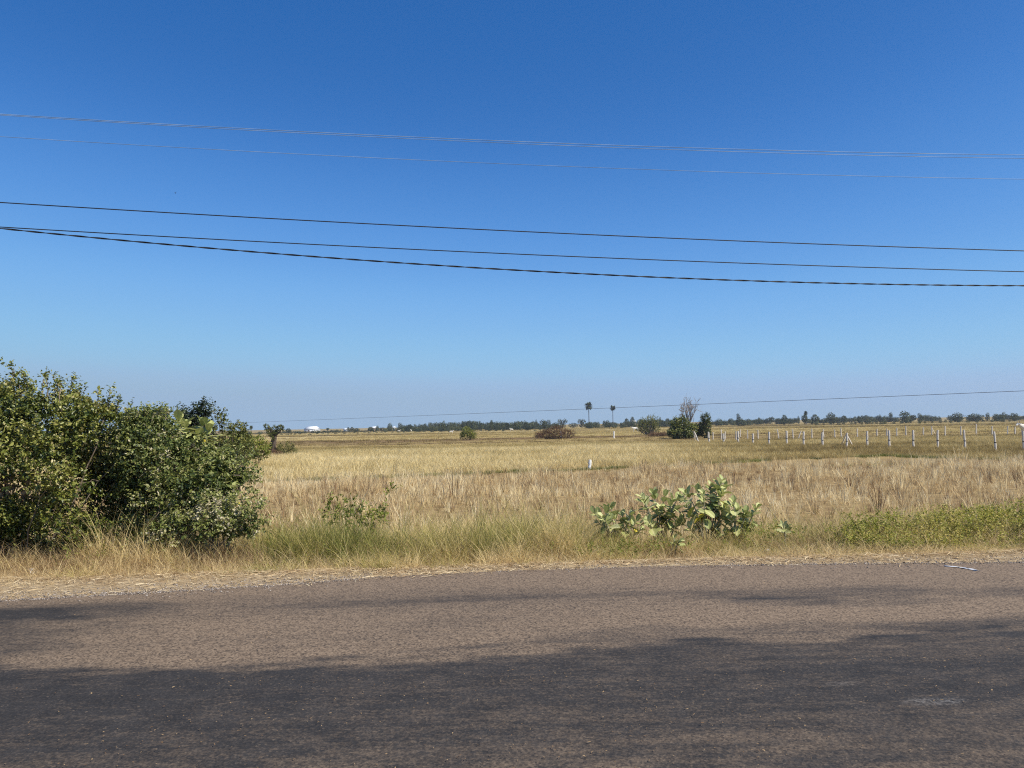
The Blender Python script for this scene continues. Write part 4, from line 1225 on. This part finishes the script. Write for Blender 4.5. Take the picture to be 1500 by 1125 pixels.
shrub('twiggy_shrub', 'pale twiggy half bare bush left of the field thicket', 'bush',
      px_blobs([(950, 628, 135, 16, 1.6, 9), (955, 618, 135, 11, 1.2, 8), (943, 622, 135, 8, 1.0, 8)]), b, 620, 6, .22, .5, .5, M['olive_leaf'], M['dead_wood'], 63, up=.9, n_stems=80, stem_r=.05, depth=.8, tint_c=.62, tint_var=.9)
b = onground(686, 115)
shrub('spiky_shrub', 'spiky fresh green bush alone in the middle of the field', 'bush',
      px_blobs([(683, 634, 115, 6, .6, 8), (691, 638, 115, 6, .6, 6), (679, 639, 115, 5, .5, 5)]), b, 300, 7, .26, .22, .4, M['weed_leaf'], M['bark'], 64, up=1.2, n_stems=14, stem_r=.03, depth=.8, tint_c=.35)
b = onground(815, 112)
shrub('reddish_scrub', 'low reddish brown dry scrub round the left white post', 'bush',
      px_blobs([(815, 634, 112, 16, 1.5, 9), (800, 637, 112, 12, 1.3, 6), (831, 637, 113, 11, 1.3, 7), (790, 639, 111, 6, 1, 4)]), b, 1300, 6, .17, .3, .4, M['red_twig'], M['bark'], 65, up=.7, n_stems=60, stem_r=.025, depth=.7, tint_c=.4, tint_var=.9)
b = onground(968, 118)
shrub('reddish_scrub', 'low reddish dry scrub at the foot of the pale twiggy bush', 'bush',
      px_blobs([(960, 638, 118, 10, 1.2, 4), (973, 638, 118, 9, 1.2, 4)]), b, 420, 6, .17, .3, .35, M['red_twig'], M['bark'], 66, up=.5, n_stems=16, stem_r=.02, depth=.8, tint_c=.45)
b = onground(420, 60)
shrub('olive_shrub', 'low olive bush at the foot of the knobbly tree', 'bush',
      px_blobs([(419, 658, 60, 12, .6, 10), (411, 662, 60, 8, .4, 7), (428, 662, 60, 7, .4, 6)]), b, 420, 7, .11, .4, .22, M['olive_leaf'], M['bark'], 67, up=.7, n_stems=16, stem_r=.02, depth=.6, tint_c=.75)

b = onground(399, 59)
shrub('reddish_scrub', 'low brown dry scrub round the foot of the knobbly tree', 'bush',
      px_blobs([(397, 665, 59, 9, .6, 6), (407, 667, 59, 8, .6, 4), (389, 668, 59, 7, .6, 4)]), b, 420, 6, .10, .3, .22, M['red_twig'], M['bark'], 68, up=.6, n_stems=20, stem_r=.012, depth=.8, tint_c=.45)

# knobbly tree: gnarled pollard trunk with leafy knots
b = onground(401, 60)
root = empty('pollard_tree', b); tag(root, 'knobbly pollard tree with leafy knots on a dark gnarled trunk', 'tree')
r = np.random.default_rng(15); mb = MB(); B = np.array(b)
def pp(px, py): return np.array(W(px, py, 60)) - B
for path, rr in (([(398, 669), (399, 660), (402, 650), (402, 642), (400, 635), (395, 630), (393, 626)], (.16, .08)), ([(399, 660), (397, 652), (399, 645), (402, 638), (403, 630)], (.11, .06)),
                 ([(402, 650), (404, 642), (405, 637), (410, 632), (411, 629)], (.10, .05)), ([(400, 668), (405, 662), (403, 655), (402, 648)], (.10, .08))):
    pts = [pp(*q) + r.normal(0, .03, 3) for q in path]; tube(mb, pts, np.linspace(rr[0], rr[1], len(pts)) * r.uniform(.85, 1.2, len(pts)), 7)
link('trunk', mb.mesh('pollard_trunk', True), M['bark'], root)
kn = px_blobs([(391, 625, 60, 3.2, .17, 4), (394, 630, 60, 2.6, .15, 3.5), (402, 628.5, 60, 3.4, .18, 4), (403, 634, 60, 3, .16, 3), (411, 627, 60, 4.2, .2, 3.4), (398, 636, 60, 4, .2, 3), (400, 641, 60, 3, .2, 3), (397, 655, 60, 3, .2, 4)])
P, U = blob_points(kn, 420, r, .6, zmin=-9)
lv, t = shoots(P, norm(U + r.normal(0, .4, P.shape)), np.full(len(P), .14), 6, .10, .6, r, tint=np.full(len(P), .5))
link('crown', leaves_mesh('pollard_leaves', lv - B, t), M['olive_leaf'], root)
tree('round', 386, 638, 0.01, 420, 'x') if False else None


# ------------------------------------------------------------------ fence posts and stakes
def post_mesh(name, h, w, seed, mat, lean=(0, 0), taper=.92):
    r = np.random.default_rng(seed); n = 7; mb = MB()
    rings = []
    for i in range(n):
        t = i / (n - 1); k = w * (1 - (1 - taper) * t) * r.uniform(.9, 1.1); ox = lean[0] * t * h + r.normal(0, w * .06); oy = lean[1] * t * h
        c = .18 * k
        rings.append([(ox + sx_ * (k / 2 - (c if q else 0)), oy + sy_ * (k / 2 - (0 if q else c)), h * t - (.25 if i == 0 else 0)) for sx_, sy_, q in
                      ((1, -1, 1), (1, -1, 0), (1, 1, 0), (1, 1, 1), (-1, 1, 1), (-1, 1, 0), (-1, -1, 0), (-1, -1, 1))])
    V_ = np.array(rings).reshape(-1, 3)
    f = [(i * 8 + j, i * 8 + (j + 1) % 8, (i + 1) * 8 + (j + 1) % 8, (i + 1) * 8 + j) for i in range(n - 1) for j in range(8)]
    mb.add(V_, f); k = np.arange(1, 7); mb.add(V_[-8:], np.stack([0 * k, k, k + 1], -1))
    return mb.mesh(name)


ORD = ['first', 'second', 'third', 'fourth', 'fifth', 'sixth', 'seventh', 'eighth', 'ninth', 'tenth', 'eleventh', 'twelfth', 'thirteenth', 'fourteenth', 'fifteenth', 'sixteenth', 'seventeenth', 'eighteenth', 'nineteenth', 'twentieth']


def fence_post(px, base_y, top_y, top_px, label, group, wpx, post_band=True, struts=(), seed=0):
    b = onfield(px, base_y); b = Vector((b.x, b.y, gz(b.x, b.y))); D = b.y
    h = W(top_px, top_y, D).z - b.z; lean = (W(top_px, top_y, D).x - W(px, base_y, D).x + (base_y - top_y) * .0185 * 0 * D / F) / h
    root = empty('fence_post', b); tag(root, label, 'fence post', group)
    w = max(.08, wpx * .92 * D / F)
    link('post', post_mesh('fence_post', h, w, seed, M['concrete'], (lean, 0)), M['concrete'], root)
    if post_band:  # thin dark ring round the post, a little below mid height
        mb = MB(); zt = h * .42; k = w * .53
        V_ = [(lean * zt + math.cos(a) * k * 1.25, math.sin(a) * k * 1.25, zt + dz) for dz in (0, .05) for a in np.linspace(math.pi / 8, 2 * math.pi + math.pi / 8, 8, endpoint=False)]
        mb.add(V_, [(j, (j + 1) % 8, 8 + (j + 1) % 8, 8 + j) for j in range(8)])
        link('dark_band', mb.mesh('dark_band'), M['post_band'], root)
    for (sx_, sy_) in struts:
        q = onfield(sx_, sy_); q = Vector((q.x, q.y + .15, gz(q.x, q.y))) - b
        mb = MB(); tp = Vector((lean * h * .88, .02 + w * .5, h * .9)); dr = (tp - q)
        s = Vector((dr.z, 0, -dr.x)).normalized() * w * .42; n_ = Vector((0, w * .42, 0))
        V_ = [q + s + n_, q - s + n_, q - s - n_, q + s - n_, tp + s + n_, tp - s + n_, tp - s - n_, tp + s - n_]
        mb.add([tuple(a) for a in V_], [(3, 2, 1, 0), (4, 5, 6, 7), (0, 1, 5, 4), (1, 2, 6, 5), (2, 3, 7, 6), (3, 0, 4, 7)])
        link('strut', mb.mesh('strut'), M['concrete'], root)
    return root


FRONT = [(1499.5, 659.5, 631, 1499), (1459, 660.5, 632, 1456), (1414, 658.5, 629.5, 1412), (1373.5, 657, 630, 1373.5), (1338, 656.5, 630, 1337.5), (1303, 656, 630.5, 1302), (1270.5, 655, 631.5, 1270), (1240.5, 656, 634, 1240.5),
         (1205, 654, 633, 1204.5), (1177.5, 653, 632, 1177), (1152.5, 651.5, 631, 1152), (1126.5, 652, 632.5, 1126.5), (1103, 651, 635, 1103), (1081.5, 649.5, 631.5, 1081), (1060, 649.5, 635, 1059.5), (1039, 649.5, 632.5, 1037.5), (1023.5, 649, 632, 1016.5)]
for i, (bx, by, ty, tx) in enumerate(FRONT):
    lab = 'grey concrete fence post, %s from the right in the nearer row' % (ORD[i] if i else 'first')
    st_ = ()
    if i == 7: lab = 'concrete fence post with a slanting strut on either side in the nearer row'; st_ = [(1233, 654.5), (1250, 653.5)]
    if i == 16: lab = 'leaning concrete post with a prop, at the left end of the nearer row'; st_ = [(1018, 648)]
    if i == 1: lab = 'crooked concrete fence post, second from the right in the nearer row'
    fence_post(bx, by, ty, tx, lab, 'concrete posts of the nearer fence row', 2.7 * (1127 / 1127), True, st_, 200 + i)
BACK = [(1487, 637, 625, 1487), (1476, 637, 624, 1476), (1453.3, 636.5, 624, 1453.3), (1430, 636.5, 621, 1430), (1407.5, 637, 624, 1407.5), (1384.5, 638, 624, 1384.5), (1365, 637, 624.5, 1364.5), (1352.5, 637, 626, 1352.5), (1327, 637.5, 624, 1326.5), (1313.5, 638.5, 627, 1313.5),
        (1299, 638.5, 628, 1299), (1284.5, 638.5, 628, 1284.5), (1256, 640, 627.5, 1255.5), (1232.5, 639.5, 627, 1231.5), (1222.8, 641, 629, 1222.5), (1206.5, 641, 628.5, 1206), (1189.5, 642.5, 628, 1189), (1169, 643.5, 631, 1173.5), (1161.8, 643.5, 628.5, 1161), (1141, 644.5, 628.5, 1138.5),
        (1110.7, 645, 629.5, 1110), (1095.3, 645, 630, 1095), (1084.3, 640, 629, 1084), (1078.3, 646, 631, 1077.8), (1062.5, 645.5, 632, 1062), (1056.8, 645.5, 629, 1056.5), (1044.5, 645, 633, 1044.5)]
for i, (bx, by, ty, tx) in enumerate(BACK):
    o20 = ORD[i] if i < 20 else ORD[len(BACK) - 1 - i]
    lab = 'thin pale fence post, %s from the %s in the farther row' % (o20, 'right' if i < 20 else 'left')
    st_ = ()
    if i == 6: lab = 'farther row fence post held by a sloping strut'; st_ = [(1370.5, 635.5)]
    if i == 17: lab = 'slanting pale post leaning to the right in the farther row'
    if i == 19: lab = 'pale post leaning to the left in the farther row'
    fence_post(bx, by, ty, tx, lab, 'posts of the farther fence row', 1.5, False, st_, 300 + i)


def stake(px, base_y, top_y, top_px, wpx, label):
    b = onfield(px, base_y); b = Vector((b.x, b.y, gz(b.x, b.y))); D = b.y; h = W(top_px, top_y, D).z - b.z
    lean = (W(top_px, top_y, D).x - W(px, base_y, D).x) / h
    o = link('marker_post', post_mesh('marker_post', h, wpx * D / F, 7, M['white_paint'], (lean, 0), .97), M['white_paint']); o.location = b
    tag(o, label, 'marker post', 'white marker posts in the field')


stake(863.5, 689, 673.5, 864.5, 4.2, 'short thick white marker post beside the low dike, nearest of the white posts')
stake(821.8, 641.5, 631.5, 821.8, 1.8, 'thin white marker post standing in the reddish scrub')
stake(899.3, 642, 631.5, 899.3, 1.7, 'thin white marker post standing alone in open field below the shorter palm')


# ------------------------------------------------------------------ cattle
def cow_mesh():
    vs = [(0, 0, 1.08, .33, .36), (-.42, 0, 1.12, .34, .38), (-.70, 0, 1.18, .26, .30), (-.62, 0, 1.46, .10, .12), (-.95, 0, 1.34, .16, .19), (-1.16, 0, 1.50, .12, .15), (-1.30, 0, 1.46, .10, .13), (-1.52, 0, 1.30, .075, .085),
          (.42, 0, 1.10, .32, .35), (.72, 0, 1.14, .26, .28), (.90, 0, 1.08, .09, .09), (.97, 0, .80, .035, .035), (.96, 0, .45, .03, .03)]
    ed = [(0, 1), (1, 2), (2, 4), (4, 5), (5, 6), (6, 7), (0, 8), (8, 9), (9, 10), (10, 11), (11, 12), (2, 3)]
    for s in (-1, 1):
        k = len(vs); vs += [(-.60, s * .17, .82, .12, .12), (-.62, s * .17, .45, .065, .065), (-.60, s * .17, .10, .045, .045), (-.64, s * .17, .02, .055, .05)]; ed += [(2, k), (k, k + 1), (k + 1, k + 2), (k + 2, k + 3)]
        k = len(vs); vs += [(.66, s * .17, .85, .15, .15), (.80, s * .17, .50, .07, .07), (.74, s * .17, .10, .045, .045), (.70, s * .17, .02, .055, .05)]; ed += [(9, k), (k, k + 1), (k + 1, k + 2), (k + 2, k + 3)]
        k = len(vs); vs += [(-1.14, s * .22, 1.52, .035, .05), (-1.12, s * .32, 1.48, .02, .03)]; ed += [(5, k), (k, k + 1)]
    me = bpy.data.meshes.new('cow_body'); me.from_pydata([v_[:3] for v_ in vs], ed, [])
    return me, vs


cm, cvs = cow_mesh()


def cow(loc, rotz, sc, label, group='white cattle grazing in the fields'):
    root = empty('cow', loc, rotz); root.scale = (sc,) * 3; tag(root, label, 'cow', group)
    bdy = link('body', cm, M['cow_hide'], root)
    sk = bdy.modifiers.new('skin', 'SKIN'); sk.use_smooth_shade = True
    if not cm.skin_vertices: pass
    for v_, s in zip(cm.skin_vertices[0].data, cvs): v_.radius = (s[3], s[4])
    cm.skin_vertices[0].data[0].use_root = True
    sb = bdy.modifiers.new('subd', 'SUBSURF'); sb.levels = 1; sb.render_levels = 2
    for s in (-1, 1):
        mb = MB(); tube(mb, [(-1.18, s * .09, 1.60), (-1.20, s * .17, 1.72), (-1.17, s * .19, 1.86), (-1.10, s * .15, 1.98)], [.035, .03, .02, .006], 6)
        link('horn', mb.mesh('horn', True), M['horn'], root)
    return root


# create the skin layer once
_tmp = bpy.data.objects.new('cow_tmp', cm); COL.objects.link(_tmp); _tmp.modifiers.new('skin', 'SKIN'); bpy.context.view_layer.update()
if not cm.skin_vertices:
    bpy.context.view_layer.objects.active = _tmp
bpy.data.objects.remove(_tmp)
cb = onfield(1507, 640.5); cow(Vector((cb.x, cb.y, gz(cb.x, cb.y))), 0.15, .88, 'white horned cow facing left, cut by the right edge behind the fence')
for (px, by, hpx, rot, lab) in [(931, 632.5, 7, .1, 'white cow beside the pale twiggy bush'), (661, 635, 4.2, 3.1, 'white cow in the field left of the spiky green bush'),
                                (601, 632.6, 3.6, .2, 'far white cow below the left end of the wood, right of another'), (584.5, 633, 3.2, 3.0, 'far white cow below the white shed'),
                                (749.5, 631.5, 3.8, .3, 'far white cow in the field right of the spiky green bush'), (771, 629, 3.2, 2.9, 'far white cow below the right end of the wood')]:
    b = onfield(px, by); D = b.y; cow(Vector((b.x, b.y, gz(b.x, b.y))), rot, hpx * D / F / 1.55, lab)


# ------------------------------------------------------------------ far buildings
def house(name, label, px, D, wpx, top, eave, mat_w, mat_r, depth=8, hip=.0, cat='house'):
    b = onground(px, D); w = wpx * D / F; zt = W(px, top, D).z - b.z; ze = W(px, eave, D).z - b.z
    root = empty(name, b, math.atan2(-b.x, b.y) * -1 * 0); tag(root, label, cat)
    mb = MB(); box(mb, (-w / 2, -depth / 2, -.3), (w / 2, depth / 2, ze)); link('wall', mb.mesh('wall'), mat_w, root)
    mb = MB(); o = .35; x0, x1 = -w / 2 - o, w / 2 + o; rx0, rx1 = x0 + hip * w, x1 - hip * w; y0, y1 = -depth / 2 - o, depth / 2 + o; ze_ = ze + .02
    V_ = [(x0, y0, ze_), (x1, y0, ze_), (x1, y1, ze_), (x0, y1, ze_), (rx0, 0, zt), (rx1, 0, zt)]
    mb.add(V_, [(0, 1, 5, 4), (2, 3, 4, 5)]); mb.f3.append(np.array([(1, 2, 5), (3, 0, 4)])); mb.f4.append(np.array([(3, 2, 1, 0)]))
    link('roof', mb.mesh('roof'), mat_r, root)
    mb = MB(); dw = min(1.6, w * .18); box(mb, (-dw / 2, -depth / 2 - .06, -.1), (dw / 2, -depth / 2 - .003, min(2.2, ze * .7))); link('door', mb.mesh('door'), M['bark'], root)
    return root


house('storage_hall', 'large bright white hall with a sloping roof on the left horizon', 457.5, 620, 13.5, 624.5, 628.5, M['white_wall'], M['white_roof'], 22, .04, 'hall')
house('hut', 'tiny white hut half hidden by two small trees', 506.5, 520, 4.5, 627.5, 629.2, M['white_wall'], M['white_roof'], 4)
house('house', 'pale house between two trees on the left horizon', 547.5, 500, 6, 624.8, 626.8, M['pink_wall'], M['white_roof'], 6)
house('shed', 'speck of a white shed between two pointed trees', 577, 480, 2.6, 624.8, 626.4, M['white_wall'], M['white_roof'], 3, cat='shed')
house('house', 'pink house with a grey gable roof below the shorter palm\'s right', 928.5, 470, 4.5, 616.0, 618, M['pink_wall'], M['grey_roof'], 5)


# ------------------------------------------------------------------ cables
def cable(name, label, keys, mat, rad, group, twist=None, n=160):
    """keys: three (px, py, D) seen in the photo; a parabola through them in the cable's own vertical plane, carried on past the frame"""
    k = [np.array(W(*q)) for q in keys]
    d = k[2] - k[0]; hor = np.hypot(d[0], d[1]); ux = d[:2] / hor
    s = np.array([np.dot(q[:2] - k[0][:2], ux) for q in k]); zc = np.polyfit(s, [q[2] for q in k], 2)
    zc[0] = max(zc[0], 0.0)
    S = np.linspace(-14, hor + 22, n)
    P = np.stack([k[0][0] + ux[0] * S, k[0][1] + ux[1] * S, np.polyval(zc, S)], -1)
    root = None; mb = MB()
    if twist:
        pitch, off = twist; nn = np.array([-ux[1], ux[0], 0]); up = np.array([0, 0, 1.0])
        for ph in (0, math.pi):
            a = S / pitch * 2 * math.pi + ph
            tube(mb, P + off * (np.cos(a)[:, None] * nn + np.sin(a)[:, None] * up), rad, 6)
    else:
        tube(mb, P, rad, 7)
    return tag(link('power_cable', mb.mesh(name, True), mat), label, 'power cable', group)


G = 'roadside power cables'
cable('c', 'upper of the paired bright bare cables, highest in the sky', [(0, 167, 12.6), (750, 206.5, 13.6), (1500, 227, 14.8)], M['bare_cable'], .0056, G)
cable('c', 'lower of the paired bright bare cables near the top of the sky', [(0, 168.5, 13.1), (750, 209.5, 14.1), (1500, 232, 15.3)], M['bare_cable'], .0050, G)
cable('c', 'single faint bare cable just below the bright pair', [(0, 200, 13.1), (750, 240, 14.1), (1500, 262.5, 15.3)], M['bare_cable'], .0045, G)
cable('c', 'smooth black cable, highest of the three dark ones', [(0, 296.5, 11.4), (750, 338.5, 12.2), (1500, 367.5, 13.1)], M['black_cable'], .0083, G)
cable('c', 'smooth black cable, middle of the three dark ones', [(0, 332.5, 11.4), (750, 372, 12.2), (1500, 398, 13.1)], M['black_cable'], .0079, G)
cable('c', 'twisted black cable, lowest of the three dark ones', [(0, 334.5, 11.2), (750, 395.5, 12.0), (1500, 418.5, 12.9)], M['black_cable'], .0068, G, (.62, .0068), 900)
P0, P1 = np.array(W(335, 620, 150)), np.array(W(1500, 572.5, 46))
mb = MB(); ts = np.linspace(-.35, 1.35, 120); dd = P1 - P0
tube(mb, [P0 + dd * t - np.array([0, 0, .55]) * 4 * t * (1 - t) * .06 for t in ts], .016, 6)
tag(link('power_cable', mb.mesh('far_cable', True), M['grey_cable']), 'thin far cable crossing low over the field and rising to the right', 'power cable')


# ------------------------------------------------------------------ litter and a bird
r = np.random.default_rng(77)
def crumple(name, loc, size, flat, mat, label, cat, seed):
    r = np.random.default_rng(seed); n = 14; V_ = []
    for i in range(n):
        for j in range(n):
            u, w_ = i / (n - 1) - .5, j / (n - 1) - .5
            V_.append((u * size[0] + r.normal(0, .03) * size[0], w_ * size[1] + r.normal(0, .03) * size[1], max(0.004, (math.cos(u * 2.6) * math.cos(w_ * 2.6)) * size[2] + r.normal(0, .16) * size[2])))
    f = [(i * n + j, (i + 1) * n + j, (i + 1) * n + j + 1, i * n + j + 1) for i in range(n - 1) for j in range(n - 1)]
    o = link(name, mesh_np(name, np.array(V_), np.array(f)), mat); o.location = loc
    sd = o.modifiers.new('thick', 'SOLIDIFY'); sd.thickness = .003
    return tag(o, label, cat)


def onsurf(px, py):
    d = ray(px, py); D = 8.5
    for _ in range(20):
        p = CAM + d * D; z = float(surf_z(np.array(p.x), np.array(p.y))); D = (z - 1.6) / d.z
    p = CAM + d * D
    return Vector((p.x, p.y, float(surf_z(np.array(p.x), np.array(p.y)))))


crumple('plastic_bag', onsurf(43, 842), (.13, .10, .08), 0, M['plastic'], 'crumpled white plastic bag in the dry grass at the left', 'plastic bag', 1)
r = np.random.default_rng(8); ctr = [onsurf(*q) for q in ((1384, 829.5), (1392, 830.5), (1400, 830.8), (1408, 832.4), (1415, 833), (1422, 834.8), (1429, 835.6), (1434, 836.6))]
wd = [.012, .05, .03, .06, .035, .07, .06, .015]; V_ = []
for c_, w_ in zip(ctr, wd):
    for e in (-.5, -.15, .2, .5): V_.append((c_.x + r.normal(0, .008), c_.y + e * w_ * 1.7 + r.normal(0, .006), c_.z + .006 + .002 * r.random()))
o = link('plastic_strip', mesh_np('plastic_strip', np.array(V_), np.array([(i * 4 + j, (i + 1) * 4 + j, (i + 1) * 4 + j + 1, i * 4 + j + 1) for i in range(7) for j in range(3)])), M['dusty_plastic'])
sdm = o.modifiers.new('thick', 'SOLIDIFY'); sdm.thickness = .003
tag(o, 'crumpled pale plastic strip lying at the road edge on the right', 'plastic strip')
o = crumple('paper_scrap', onsurf(1125, 812), (.035, .07, .02), 0, M['plastic'], 'small white paper scrap in the verge grass below the milkweeds', 'paper scrap', 3); o.location.z += .05
o = crumple('cardboard_scrap', onsurf(1496, 803), (.22, .08, .02), 0, M['dead_leaf'], 'pale cardboard scrap at the foot of the weeds by the right edge', 'cardboard scrap', 4); o.location.z += .03

# a bird far up, wings raised
c = np.array(W(257, 283, 70)); mb = MB()
tube(mb, [(-.16, 0, 0), (-.12, 0, .01), (-.03, 0, 0), (.07, 0, 0), (.15, 0, .015), (.19, 0, .02)], [.01, .035, .05, .04, .025, .006], 8)
for s in (-1, 1):
    mb.add([(-.05, s * .03, .02), (.07, s * .03, .02), (.03, s * .17, .17), (-.08, s * .16, .17), (-.10, s * .24, .30)], [(0, 1, 2, 3)]); mb.f3.append(np.array([(3, 2, 4)]) + mb.n - 5)
mb.add([(-.14, -.02, .005), (-.14, .02, .005), (-.28, .05, 0), (-.28, -.05, 0)], [(0, 1, 2, 3)])
o = link('bird', mb.mesh('bird', True), M['feather']); o.location = c; o.rotation_euler.z = 1.2; o.scale = (.45,) * 3
tag(o, 'tiny dark bird in the sky above the three dark cables', 'bird')

# ------------------------------------------------------------------ the air
mb = MB(); box(mb, (-1000, -60, -1.6), (1000, 900, 40))
hm, nt_, out_ = new_mat('haze_air'); pv = N(nt_, 'ShaderNodeVolumePrincipled')
pv.inputs['Color'].default_value = (.90, .94, 1.0, 1); pv.inputs['Density'].default_value = HAZE; pv.inputs['Anisotropy'].default_value = .3
nt_.links.new(pv.outputs[0], out_.inputs['Volume'])
tag(link('haze', mb.mesh('haze'), hm), kind='stuff')

# ------------------------------------------------------------------ light
EXPOSURE = .40
SUN = Vector((.78, -.42, 1.02)).normalized()
sd = bpy.data.lights.new('sun', 'SUN'); sd.energy = 5.0; sd.angle = R(.53); sd.color = (1.0, .935, .82)
so = bpy.data.objects.new('sun', sd); COL.objects.link(so); so.rotation_euler = SUN.to_track_quat('Z', 'Y').to_euler(); so.location = (20, -20, 40)
w = bpy.data.worlds.new('World'); scene.world = w; w.use_nodes = True
nt = w.node_tree; bg = nt.nodes['Background']
sky = nt.nodes.new('ShaderNodeTexSky'); sky.sky_type = 'NISHITA'; sky.sun_disc = False
sky.sun_elevation = math.asin(SUN.z); sky.sun_rotation = math.atan2(SUN.x, SUN.y)
sky.air_density = .35; sky.dust_density = 0.0; sky.ozone_density = 2.0; sky.altitude = 20
# the phone's rendering of that sky: a deeper, more saturated blue, greyer towards the horizon
pre = nt.nodes.new('ShaderNodeVectorMath'); pre.operation = 'SCALE'; pre.inputs['Scale'].default_value = .10
cur = nt.nodes.new('ShaderNodeRGBCurve')
post = nt.nodes.new('ShaderNodeVectorMath'); post.operation = 'SCALE'; post.inputs['Scale'].default_value = 10.0 / 2 ** EXPOSURE


def s2l(c):
    c /= 255
    return c / 12.92 if c < .04045 else ((c + .055) / 1.055) ** 2.4


SKY_IN = [(.0385, .069, .146), (.0450, .080, .168), (.066, .116, .238), (.086, .150, .300), (.127, .219, .414), (.209, .350, .590), (.277, .444, .688), (.418, .610, .804)]
SKY_OUT = [(42, 103, 176), (49, 110, 184), (78, 139, 212), (98, 158, 226), (126, 182, 236), (149, 195, 232), (157, 190, 225), (158, 187, 217)]
for ch in range(3):
    c = cur.mapping.curves[ch]
    pts = [(0, 0)] + [(i[ch], s2l(o[ch])) for i, o in zip(SKY_IN, SKY_OUT)] + [(1, s2l(SKY_OUT[-1][ch]))]
    while len(c.points) < len(pts): c.points.new(.5, .5)
    for p, q in zip(c.points, pts): p.location = q; p.handle_type = 'AUTO_CLAMPED'
cur.mapping.update()
nt.links.new(sky.outputs[0], pre.inputs[0]); nt.links.new(pre.outputs[0], cur.inputs['Color']); nt.links.new(cur.outputs[0], post.inputs[0])
nt.links.new(post.outputs[0], bg.inputs[0]); bg.inputs[1].default_value = .10

scene.view_settings.view_transform = 'Standard'; scene.view_settings.look = 'None'
scene.view_settings.exposure = EXPOSURE; scene.view_settings.gamma = 1.0
scene.cycles.volume_bounces = 0; scene.cycles.max_bounces = 6; scene.cycles.diffuse_bounces = 3; scene.cycles.glossy_bounces = 2; scene.cycles.transmission_bounces = 4
scene.cycles.use_denoising = False
scene.cycles.pixel_filter_type = 'BLACKMAN_HARRIS'; scene.cycles.filter_width = 1.15
scene.cycles.use_adaptive_sampling = False
